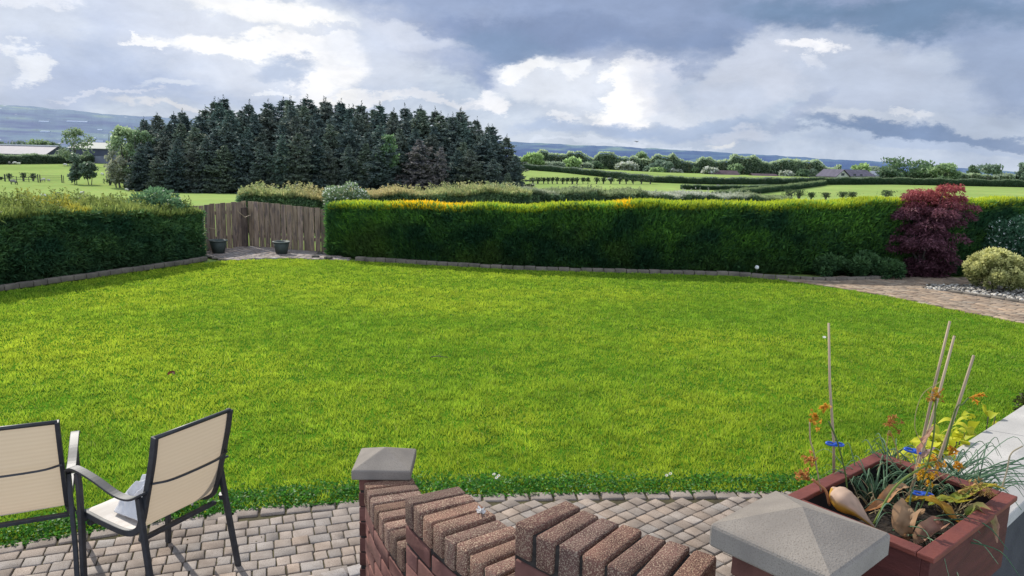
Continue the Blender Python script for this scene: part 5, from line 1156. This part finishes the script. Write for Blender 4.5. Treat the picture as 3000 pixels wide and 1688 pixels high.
def capmesh(w, h0, h1, bev=.006):
    mb = MB(); a = w/2; b = a*.985
    mb.add([(-b,-b,0),(b,-b,0),(b,b,0),(-b,b,0),(-a,-a,.008),(a,-a,.008),(a,a,.008),(-a,a,.008),(-a,-a,h0),(a,-a,h0),(a,a,h0),(-a,a,h0),(0,0,h1)],
           [(3,2,1,0),(0,1,5,4),(1,2,6,5),(2,3,7,6),(3,0,4,7),(4,5,9,8),(5,6,10,9),(6,7,11,10),(7,4,8,11),(8,9,12),(9,10,12),(10,11,12),(11,8,12)])
    return mb
# far pillar
x, y, a = cpos(.0); fa = math.radians(0)
pil = []
z = .85
while z > .02:
    pil.append((-.575, 3.29, z-.0325, .0 + (PI/2 if int(z*100) % 2 else 0), .205, .205, .066, .005, tint(.08))); z -= .075
pil2 = []
pilo = bricks('pillar', pil, M['brickface'], wall)
mb = MB(); mb.box(-.097, .097, -.097, .097, 0, .85); mb.build('pillar_mortar', M['mortar'], wall, loc=(-.575-WO[0], 3.29-WO[1], 0))
cm = capmesh(.268, .046, .108); o = cm.build('cap', M['concrete'], pilo, loc=(-.575-WO[0], 3.29-WO[1], .853), bevel=.005); o.rotation_euler = (0, 0, math.radians(2))
# near pillar with the big cap
cz0 = at(2073, 1530, 1.475); c1_ = at(2275, 1436, 1.475); c2_ = at(2620, 1566, 1.475)
ctr = (cz0 + c2_)/2; capw = (np.linalg.norm(c1_-cz0) + np.linalg.norm(c2_-c1_))/2; can = math.atan2(c2_[1]-c1_[1], c2_[0]-c1_[0])
np_ = empty('brick_pillar', (ctr[0], ctr[1], 0), can, 'near brick pillar under the big pyramid concrete cap beside the planter', 'pillar')
WOs = WO; WO = np.zeros(3); it = []; z = 1.415
while z > .2:
    for q_ in ((-1, 0), (1, 0)):
        odd = int(round((1.415-z)/.075)) % 2; dx, dy = (q_[0]*.055, 0) if not odd else (0, q_[0]*.055)
        it.append((dx, dy, z-.0325, 0 if odd else PI/2, .214, .103, .066, .005, tint(.1)*.8))
    z -= .075
bricks('shaft', it, M['brickface'], np_); WO = WOs
mb = MB(); mb.box(-.098, .098, -.098, .098, 0, 1.41); mb.build('mortar', M['mortar'], np_)
cm = capmesh(capw, .056, .112); o = cm.build('cap', M['concrete'], np_, loc=(0, 0, 1.417), bevel=.007, smooth=False)

# ================================================================== RENDERED WALL WITH CONCRETE COPING
ZC = 1.13
c0 = at(2776, 1324, ZC); c1_ = at(3000, 1180, ZC); cr = at(2936, 1521, ZC)
dv = unit((c1_ - c0)[None])[0][:2]; nv = np.array([dv[1], -dv[0]]); wid_ = float((cr - c0)[:2] @ nv)
st = c0[:2] - dv*1.25
cw = empty('garden_wall', (st[0], st[1], 0), math.atan2(dv[1], dv[0]), 'grey rendered wall topped with pale concrete coping slabs leading away at the lower right', 'wall')
Lw = 7.0
mb = MB(); mb.box(.0, Lw, -wid_+.03, -.03, 0, ZC-.062); mb.build('render', M['render'], cw)
for k in range(12):
    x0 = k*.6 - .06; x1 = x0 + .594; ym = -wid_*.56; mb = MB()
    mb.add([(x0,0,ZC-.06),(x1,0,ZC-.06),(x1,-wid_,ZC-.06),(x0,-wid_,ZC-.06),(x0,0,ZC-.012),(x1,0,ZC-.012),(x1,ym,ZC+.008),(x0,ym,ZC+.008),(x1,-wid_,ZC-.014),(x0,-wid_,ZC-.014)],
           [(0,1,2,3),(0,4,5,1),(4,7,6,5),(7,9,8,6),(9,3,2,8),(0,3,9,7,4),(1,5,6,8,2)]); mb.build('coping_slab', M['coping'], cw, bevel=.004)

# ================================================================== PLANTER
ZR = 1.365
PA, PB_, PC, PDD = at(2335, 1446, ZR), at(2605, 1315, ZR), at(2945, 1470, ZR), at(2690, 1660, ZR)
ctr = (PA + PB_ + PC + PDD)/4; ax = unit(((PB_ - PA) + (PC - PDD))[None])[0]; ang = math.atan2(ax[1], ax[0])
LX = (np.linalg.norm(PB_-PA) + np.linalg.norm(PC-PDD))/2; LY = (np.linalg.norm(PC-PB_) + np.linalg.norm(PA-PDD))/2; HB = ZR - ZC - .008
pl = empty('planter', (ctr[0], ctr[1], ZC+.01), ang, 'red stained wooden planter box standing on the coping, full of wilting plants', 'planter')
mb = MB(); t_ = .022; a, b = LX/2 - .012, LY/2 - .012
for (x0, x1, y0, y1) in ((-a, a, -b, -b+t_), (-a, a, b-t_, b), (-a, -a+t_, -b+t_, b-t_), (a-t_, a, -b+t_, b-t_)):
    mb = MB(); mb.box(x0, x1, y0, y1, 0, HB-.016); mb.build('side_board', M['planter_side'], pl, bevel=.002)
a, b = LX/2, LY/2; tr = .042
for (x0, x1, y0, y1) in ((-a, a, -b, -b+tr), (-a, a, b-tr, b), (-a, -a+tr, -b+tr+.001, b-tr-.001), (a-tr, a, -b+tr+.001, b-tr-.001)):
    mb = MB(); mb.box(x0, x1, y0, y1, HB-.015, HB); mb.build('rim', M['planter'], pl, bevel=.003)
mb = MB()
a, b = LX/2-.0345, LY/2-.0345
mb.add([(-a,-b,.02),(a,-b,.02),(a,b,.02),(-a,b,.02),(-a,-b,HB-.017),(a,-b,HB-.017),(a,b,HB-.017),(-a,b,HB-.017)], [(0,1,5,4),(1,2,6,5),(2,3,7,6),(3,0,4,7)]); mb.build('lining', M['planter_in'], pl)
nx = 24; vs = []
for j in range(nx):
    for i in range(nx):
        u, v_ = i/(nx-1)*2-1, j/(nx-1)*2-1; vs.append((u*a*.995, v_*b*.995, HB-.085 + .018*float(fbm(np.array([u*4.]), np.array([v_*4.]), 5)[0])))
mb = MB(); mb.add(vs, [(j*nx+i, j*nx+i+1, (j+1)*nx+i+1, (j+1)*nx+i) for j in range(nx-1) for i in range(nx-1)]); mb.build('soil', M['soil'], pl, smooth=True)
ZS = ZR - .07; ctrY = ctr[1]
def W3(x, y, dy=0.0): return aty(x, y, ctrY + dy)
def cane(base, top, dy0, dy1, label, rad=.0042):
    A = at(base[0], base[1], ZS); A[2] -= .03; B = aty(top[0], top[1], A[1] + dy1); mb = MB()
    mb.tube([A, A*.66+B*.34 + RG.normal(size=3)*.002, A*.33 + B*.67 + RG.normal(size=3)*.002, B], [rad*1.15, rad*1.05, rad, rad*.85], 8)
    tag(mb.build('garden_cane', M['cane'], smooth=True), label, 'cane', 'canes standing in the planter'); return A, B
cane((2446, 1440), (2428, 947), 0, .0, 'bamboo cane standing alone at the left of the planter, upright')
cane((2660, 1470), (2783, 941), 0, .03, 'tallest bamboo cane of the leaning pair in the planter')
cane((2655, 1478), (2796, 984), 0, .02, 'shorter bamboo cane of the leaning pair in the planter')
cane((2715, 1440), (2853, 1041), 0, .0, 'rightmost bamboo cane, leaning right out of the planter', .0048)
def clip(x, y, Y, label, rz):
    o = empty('plant_clip', aty(x, y, Y), rz, label, 'plant clip', 'blue clips on the canes'); o.rotation_euler = (.25, .15, rz)
    for sx in (-1, 1):
        mb = MB(); mb.tube([(sx*.017 + .015*math.cos(2*PI*k/16), .008*math.sin(2*PI*k/16), 0) for k in range(17)], .0036, 6); mb.build('loop', M['blue'], o, smooth=True)
    mb = MB(); mb.box(-.006, .006, -.008, .008, -.005, .005); mb.build('hinge', M['blue'], o, bevel=.001)
q1 = at(2446, 1440, ZS); clip(2446, 1301, q1[1]-.005, 'blue plastic clip on the lone left cane', .3)
clip(2682, 1322, at(2660, 1470, ZS)[1]-.01, 'blue plastic clip on the leaning pair of canes', -.1)
clip(2704, 1448, at(2690, 1520, ZS)[1]-.02, 'blue plastic clip lowest, above the brown leaves', .15)
def ribbon(mb, path, w, col, col2=None, cup=.3, seg=5, twist=0, wavy=0):
    P_ = catmull([np.array(p, float) for p in path], 7); n = len(P_); vs = []; fs = []
    up = np.array([0, 0, 1.])
    for i, p in enumerate(P_):
        t = i/(n-1); tg = unit((P_[min(i+1, n-1)] - P_[max(i-1, 0)])[None])[0]; sd_ = np.cross(tg, up)
        if np.linalg.norm(sd_) < .2: sd_ = np.cross(tg, [1, 0, 0])
        sd_ = unit(sd_[None])[0]; nn = np.cross(sd_, tg); th = twist*t; s2 = sd_*math.cos(th) + nn*math.sin(th); n2 = np.cross(s2, tg)
        ww = w*max(.04, math.sin(PI*min(1, .06 + .94*t**.8)))**.7
        for k in range(seg):
            u = k/(seg-1)*2-1; cr_ = float(vnoise(np.array([i*.55 + w*900]), np.array([k*.9 + w*300]), 3)[0]) - .5
            vs.append(p + s2*u*ww/2*(1 + .25*cr_*wavy*4) + n2*((u*u)*cup*ww/2 + wavy*math.sin(i*1.3 + u*2)*ww*.15 + cr_*ww*wavy*3.2))
    for i in range(n-1):
        for k in range(seg-1): fs.append((i*seg+k, i*seg+k+1, (i+1)*seg+k+1, (i+1)*seg+k))
    o = len(mb.v); mb.add(vs, fs, col)
    if col2 is not None:
        for i in range(n):
            for k in range(seg):
                t = i/(n-1); e_ = abs(k/(seg-1)*2-1); m_ = min(1, max(0, t*.9 + .35*e_**2 - .15 + .1*math.sin(i*1.7))); mb.c[o+i*seg+k] = tuple((np.array(col)*(1-m_) + np.array(col2)*m_)*(.7 + .6*float(vnoise(np.array([i*.35]), np.array([k*1.7 + w*77]), 8)[0])))
ORG = (.50, .18, .05); TAN = (.52, .34, .20); YEL = (.55, .42, .05); GRN = (.22, .30, .05); BRN = (.30, .16, .08); PNK = (.45, .22, .17)
BLF = [  # broad dead leaves: path of (x, y, dy), width m, colours, label
 ([(2660,1425,.03),(2620,1435,0),(2580,1475,-.03),(2530,1500,-.05)], .042, TAN, ORG, 'long orange brown leaf curling towards the big cap', .5),
 ([(2650,1470,0),(2690,1462,-.02),(2745,1475,-.05),(2800,1525,-.09),(2845,1530,-.10)], .055, YEL, ORG, 'long orange leaf lying to the near rim', .5),
 ([(2690,1510,-.05),(2660,1500,-.1),(2640,1560,-.13),(2660,1590,-.14)], .075, TAN, BRN, 'crumpled tan leaf hanging low in front', .8),
 ([(2770,1540,-.08),(2740,1550,-.12),(2700,1580,-.14),(2680,1600,-.14)], .06, PNK, TAN, 'rolled pinkish brown leaf at the front of the planter', 1.0),
 ([(2780,1470,0),(2830,1450,.0),(2890,1425,.0),(2945,1432,-.02)], .05, GRN, YEL, 'yellow green leaf reaching over the far rim', .4),
 ([(2830,1510,-.05),(2870,1490,-.06),(2905,1530,-.1),(2920,1590,-.13)], .052, GRN, PNK, 'half green leaf drooping over the near right corner', .5),
 ([(2720,1480,0),(2760,1462,-.01),(2810,1470,-.02),(2860,1462,-.02)], .04, GRN, YEL, 'yellowish leaf lying across the middle of the planter', .4),
 ([(2690,1330,.06),(2705,1300,.05),(2725,1270,.05),(2742,1240,.05)], .028, PNK, TAN, 'upright pinkish withered leaf beside the leaning canes', .7),
 ([(2700,1345,.05),(2725,1325,.05),(2740,1310,.05)], .03, TAN, (.3, .22, .35), 'papery purple tinged leaf between the canes', .6),
]
A_ = [(2438,1428,.02),(2446,1440,.015),(2458,1452,.0),(2474,1468,-.02),(2494,1482,-.035),(2514,1498,-.05),(2536,1520,-.07),(2562,1545,-.09)]
mb = MB(); PP = catmull([aty(x, y, ctrY + dy) for (x, y, dy) in A_], 5); RR = np.interp(np.linspace(0, 1, len(PP)), np.linspace(0, 1, 8), [.004, .020, .031, .034, .028, .018, .009, .002])
vs_, fs_ = tube(PP, list(RR), 14); mb.add(vs_, fs_, (.62, .45, .34))
for i_ in range(len(mb.c)): q_ = i_ % 14; mb.c[i_] = tuple(np.array((.62, .45, .34) if not 1 <= q_ <= 4 else (.62, .36, .06))*(.75 + .5*float(vnoise(np.array([q_*1.3]), np.array([i_*.02]), 4)[0])))
tag(mb.build('withered_leaf', M['petal'], smooth=True), 'large cream bulbous dead leaf beside the lone cane', 'dead leaf', 'withered leaves in the planter')
for (path, w, c1c, c2c, lb, cup) in BLF:
    mb = MB(); ribbon(mb, [aty(x, y, ctrY + dy) for (x, y, dy) in path], w*.8, tuple(np.array(c1c)*.85), tuple(np.array(c2c)*.85), cup=cup, seg=9, twist=.35, wavy=.12)
    o = mb.build('withered_leaf', M['petal'], smooth=True); tag(o, lb, 'dead leaf', 'withered leaves in the planter')
def chives(name, label, root_px, n, spread, lens, seed, cols=((.07, .15, .08), (.24, .36, .22)), dirb=(0, 0, .5), rad=.0029):
    rs = np.random.default_rng(seed); q = at(root_px[0], root_px[1], ZS-.02); mb = MB(); o_ = empty(name, q, 0, label, 'plant')
    for k in range(n):
        th = rs.uniform(0, 2*PI); L_ = rs.uniform(*lens); d = np.array([math.cos(th)*spread, math.sin(th)*spread, 1]) + np.array(dirb) + rs.normal(size=3)*.15; d = d/np.linalg.norm(d)
        p0 = rs.normal(size=3)*[.025, .025, 0]; p1 = p0 + d*L_*.4; p2 = p0 + d*L_*.75 + np.array([0, 0, -.10*L_]); p3 = p0 + d*L_*.98 + np.array([0, 0, -.38*L_])
        c_ = tuple(colmix(cols[0], cols[1], [rs.random()])[0]); r_ = rad*rs.uniform(.7, 1.3); mb.tube(catmull([p0, p1, p2, p3], 4), [r_*(1-.75*(i/12)) for i in range(13)], 5, c_)
    mb.build('leaves', M['petal'], o_, smooth=True); return o_
chives('bulb_plant', 'clump of thin green bulb leaves in the left of the planter', (2560, 1475), 40, 1.0, (.14, .30), 1)
chives('bulb_plant', 'clump of thin green bulb leaves at the far corner of the planter', (2610, 1400), 34, .8, (.10, .22), 2)
chives('bulb_plant', 'sprawling green bulb leaves trailing right over the coping', (2760, 1440), 44, .6, (.22, .46), 3, dirb=(1.3, .35, -.35))
chives('bulb_plant', 'green bulb leaves hanging over the front of the planter', (2650, 1560), 14, .8, (.16, .32), 4, dirb=(.1, -.7, -.2))
chives('bulb_plant', 'dense tangle of green bulb leaves in the middle of the planter', (2700, 1460), 60, 1.1, (.10, .26), 5)
chives('bulb_plant', 'feathery dark green seedlings by the left rim of the planter', (2500, 1420), 60, 1.2, (.04, .11), 6, rad=.0011)
chives('bulb_plant', 'green bulb leaves at the right end of the planter', (2860, 1470), 30, 1.1, (.12, .3), 9)
STR = ((.30, .24, .13), (.55, .45, .28))
chives('withered_plant', 'straw coloured withered stems round the leaning canes', (2680, 1450), 26, 1.0, (.08, .22), 31, cols=STR, rad=.0022)
chives('withered_plant', 'tan withered stems trailing at the front right of the planter', (2790, 1520), 22, 1.2, (.08, .2), 32, cols=STR, rad=.0022)
chives('withered_plant', 'dry pale stems in the left half of the planter', (2560, 1500), 20, 1.2, (.06, .18), 33, cols=STR, rad=.002)
def flowerhead(mb, c_, rs, n=14, r0=.028, col=(.60, .30, .03), ax_=None):
    for k in range(n):
        d = unit(rs.normal(size=(1, 3)))[0]
        if ax_ is not None: d = unit((d*.45 + np.array(ax_))[None])[0]
        e_ = c_ + d*r0*rs.uniform(.6, 1.1); cc_ = tuple(np.array(col)*rs.uniform(.6, 1.25)); mb.tube([c_, e_], [.0008, .0008], 4, cc_)
        for j in range(3): ribbon(mb, [e_, e_ + unit((d + rs.normal(size=3)*.6)[None])[0]*.007, e_ + unit((d + rs.normal(size=3)*.8)[None])[0]*.013], .006, cc_, cup=.3, seg=3)
def dried(path, heads, label, col=(.60, .30, .03), stemcol=(.12, .17, .05), rad=.0024, seed=0):
    rs = np.random.default_rng(seed); P_ = [aty(x, y, ctrY + dy) for (x, y, dy) in path]; root = empty('dried_flower', P_[0], 0, label, 'dried flower', 'dried flowers in the planter'); O = P_[0]
    mb = MB(); mb.tube(catmull([p - O for p in P_], 6), rad, 6, stemcol); st = mb.build('stem', M['petal'], root, smooth=True)
    for (x, y, dy, n, r0, axd) in heads: mb = MB(); flowerhead(mb, aty(x, y, ctrY + dy) - O, rs, n, r0, col, axd); mb.build('flower', M['petal'], st)
dried([(2482,1432,0),(2475,1380,0),(2455,1300,0),(2440,1262,0),(2428,1235,0)], [(2400,1228,0,10,.022,(-.6,0,.3)),(2412,1212,0,8,.02,(0,0,1)),(2390,1244,0,5,.012,None)], 'orange dried flower on the green stem crossing the lone cane', seed=1)
dried([(2640,1360,.05),(2622,1300,.05),(2605,1262,.05),(2600,1290,.05),(2596,1310,.05)], [(2614,1228,.05,6,.012,None),(2618,1250,.05,10,.02,None)], 'brown drooping dried flower left of the leaning canes', col=(.42,.2,.05), stemcol=(.4,.3,.12), rad=.0016, seed=2)
dried([(2700,1420,0),(2732,1300,0),(2740,1200,0),(2742,1160,0)], [(2732,1162,0,6,.012,None),(2748,1155,0,8,.016,None)], 'dried flower tied high against the leaning canes', col=(.48,.25,.04), stemcol=(.16,.2,.06), seed=3)
dried([(2770,1320,0),(2800,1200,0),(2820,1185,0),(2838,1165,0)], [(2838,1165,0,9,.034,(1,0,-.1))], 'yellow dried flower with spidery stalks right of the rightmost cane', seed=4)
dried([(2560,1535,-.1),(2620,1430,-.06),(2700,1370,0),(2745,1350,0)], [(2745,1352,0,12,.02,None),(2778,1335,0,8,.022,(.5,0,.5)),(2790,1365,0,10,.022,(.8,0,-.2))], 'yellow dried flower cluster above the centre of the planter', stemcol=(.2,.26,.06), rad=.0032, seed=5)
dried([(2660,1540,-.08),(2690,1500,-.05),(2725,1420,-.02),(2720,1400,0)], [(2722,1400,0,14,.022,None),(2705,1385,0,8,.02,None)], 'yellow dried flower just above the lowest blue clip', col=(.62,.36,.02), seed=6)
dried([(2800,1480,0),(2830,1450,0),(2850,1430,0)], [(2840,1430,0,12,.024,None),(2870,1425,0,10,.02,None),(2900,1430,0,6,.018,None)], 'tan dried seed heads near the far right corner of the planter', col=(.5,.33,.12), seed=7)
dried([(2430,1480,0),(2420,1440,0),(2400,1420,0),(2380,1405,0)], [(2372,1408,0,16,.034,(-.6,0,.5)),(2378,1370,0,8,.03,(-.1,0,1)),(2375,1345,0,6,.018,None)], 'shredded orange dried flower hanging over the left rim', col=(.55,.24,.07), stemcol=(.5,.25,.12), rad=.004, seed=8)
dried([(2405,1440,0),(2385,1330,0),(2374,1290,0),(2372,1237,0)], [], 'thin bare tan stalk at the left end of the planter', stemcol=(.45,.36,.22), rad=.0022, seed=9)
dried([(2935,1430,0),(2950,1380,0),(2962,1330,0),(2996,1307,0)], [], 'bare twisting tan stalk reaching up over the coping', stemcol=(.42,.36,.25), rad=.0022, seed=10)
dried([(2740,1580,-.13),(2775,1620,-.17),(2800,1670,-.2),(2812,1700,-.22)], [], 'pale thin leaf trailing down the front of the planter', stemcol=(.35,.4,.25), rad=.0018, seed=11)
dried([(2715,1320,.04),(2680,1250,.04),(2700,1160,.04),(2755,1118,.04)], [], 'thin arching tan stalk looping left of the leaning canes', stemcol=(.4,.36,.16), rad=.0012, seed=12)

# lime leaved plant behind the coping
def lime(name, label, s0, s1, n, seed, size=.07, cols=((.35, .40, .02), (.62, .60, .04))):
    rs = np.random.default_rng(seed); O = np.array([*(c0[:2] + dv*(s0+s1)/2), 0.]); r = empty(name, O, 0, label, 'plant'); mb = MB(); st_ = MB()
    for k in range(n):
        s_ = rs.uniform(s0, s1); q = np.array([*(c0[:2] + dv*s_ - nv*rs.uniform(.0, .13)), ZC + rs.uniform(-.10, .035)]) - O
        d = unit(rs.normal(size=(1, 3))*[1, 1, .4])[0]; L_ = size*rs.uniform(.6, 1.2); c_ = tuple(colmix(cols[0], cols[1], [rs.random()])[0])
        ribbon(mb, [q, q + d*L_*.5 + [0, 0, .012], q + d*L_ + [0, 0, -.01]], L_*.75, c_, cup=.25, seg=5)
        if k % 3 == 0: st_.tube([q*[1, 1, 0] + [0, 0, .2], q], .0025, 5, (.2, .2, .05))
    mb.build('leaves', M['leaf'], r, smooth=True); st_.build('stems', M['bark'], r)
lime('lime_plant', 'bright lime yellow leafy plant behind the planter against the coping', -.30, .16, 85, 1)
lime('lime_plant', 'smaller trail of lime green leaves along the far side of the coping', .18, .55, 22, 2, .06)
lime('lime_plant', 'flat yellow leaf lying over the coping edge near the right picture edge', .72, .80, 5, 3, .07)
q = at(2985, 1150, .75); shrub('dark_shrub', 'small dark leafy shrub just beyond the coping at the right picture edge', 'shrub', (q[0]+.48, q[1]+.15, 0), .28, .72, 5000, ((.015, .03, .012), (.09, .10, .03)), .035, clumps=24, clr=.35, seed=77, zc=.75)

# ================================================================== SMALL THINGS ON THE LAWN
def daisy(x, y, label, s_=1):
    q = at(x, y, .05); mb = MB()
    for k in range(12):
        a = 2*PI*k/12; mb.add([(0, 0, 0), (.012*s_*math.cos(a-.2), .012*s_*math.sin(a-.2), .002), (.017*s_*math.cos(a), .017*s_*math.sin(a), .003), (.012*s_*math.cos(a+.2), .012*s_*math.sin(a+.2), .002)], [(0, 1, 2, 3)], (.8, .8, .8))
    o = empty('daisy', tuple(q), 0, label, 'daisy', 'daisies in the lawn'); mb.build('petals', M['white'], o); m2 = MB(); m2.tube([(0, 0, 0), (0, 0, .005)], .004, 8, (.6, .4, .02)); m2.build('centre', M['vcol'], o.children[0])
    m3 = MB(); m3.tube([(0, 0, -.05), (0, 0, 0)], .0015, 4); m3.build('stem', M['bark'], o); o.rotation_euler = (.5, -.2, 0)
for i, (x, y, lb) in enumerate(((1447, 1390, 'daisy in the lawn right of the small pillar, leftmost of its group'), (1455, 1400, 'daisy in the lawn right of the small pillar, nearest of its group'), (1461, 1394, 'daisy in the lawn right of the small pillar, rightmost of its group'), (1953, 1393, 'daisy in the lawn above the square setts, left of two'), (1964, 1388, 'daisy in the lawn above the square setts, right of two'), (2415, 988, 'white daisy in the lawn just left of the lone cane tip'))): daisy(x, y, lb, 0.8 if i < 5 else 1.5)
mb = MB(); q = at(492, 1100, .05); ribbon(mb, [q, q + [.03, .02, .02], q + [.07, .0, .01]], .05, (.16, .05, .03), (.10, .04, .02), cup=.8, seg=5); tag(mb.build('fallen_leaf', M['petal']), 'single reddish brown fallen leaf on the lawn', 'leaf')
mb = MB(); q = at(1262, 1046, .05); mb.tube([q, q + [.08, .01, .01], q + [.2, -.02, .005]], [.006, .005, .003], 5, (1, 1, 1)); mb.tube([q + [.08, .01, .01], q + [.11, .07, .01]], [.004, .002], 5); tag(mb.build('twig', M['bark']), 'small dark twig lying in the middle of the lawn', 'twig')
mb = MB(); q = np.array([-.10, 2.44, 1.068]); ribbon(mb, [q, q + [.012, .005, .012], q + [.026, -.004, .004]], .02, (.75, .75, .75), cup=.5, seg=5, wavy=1); tag(mb.build('feather', M['petal']), 'tiny white feather caught between the bricks of the wall top', 'feather')
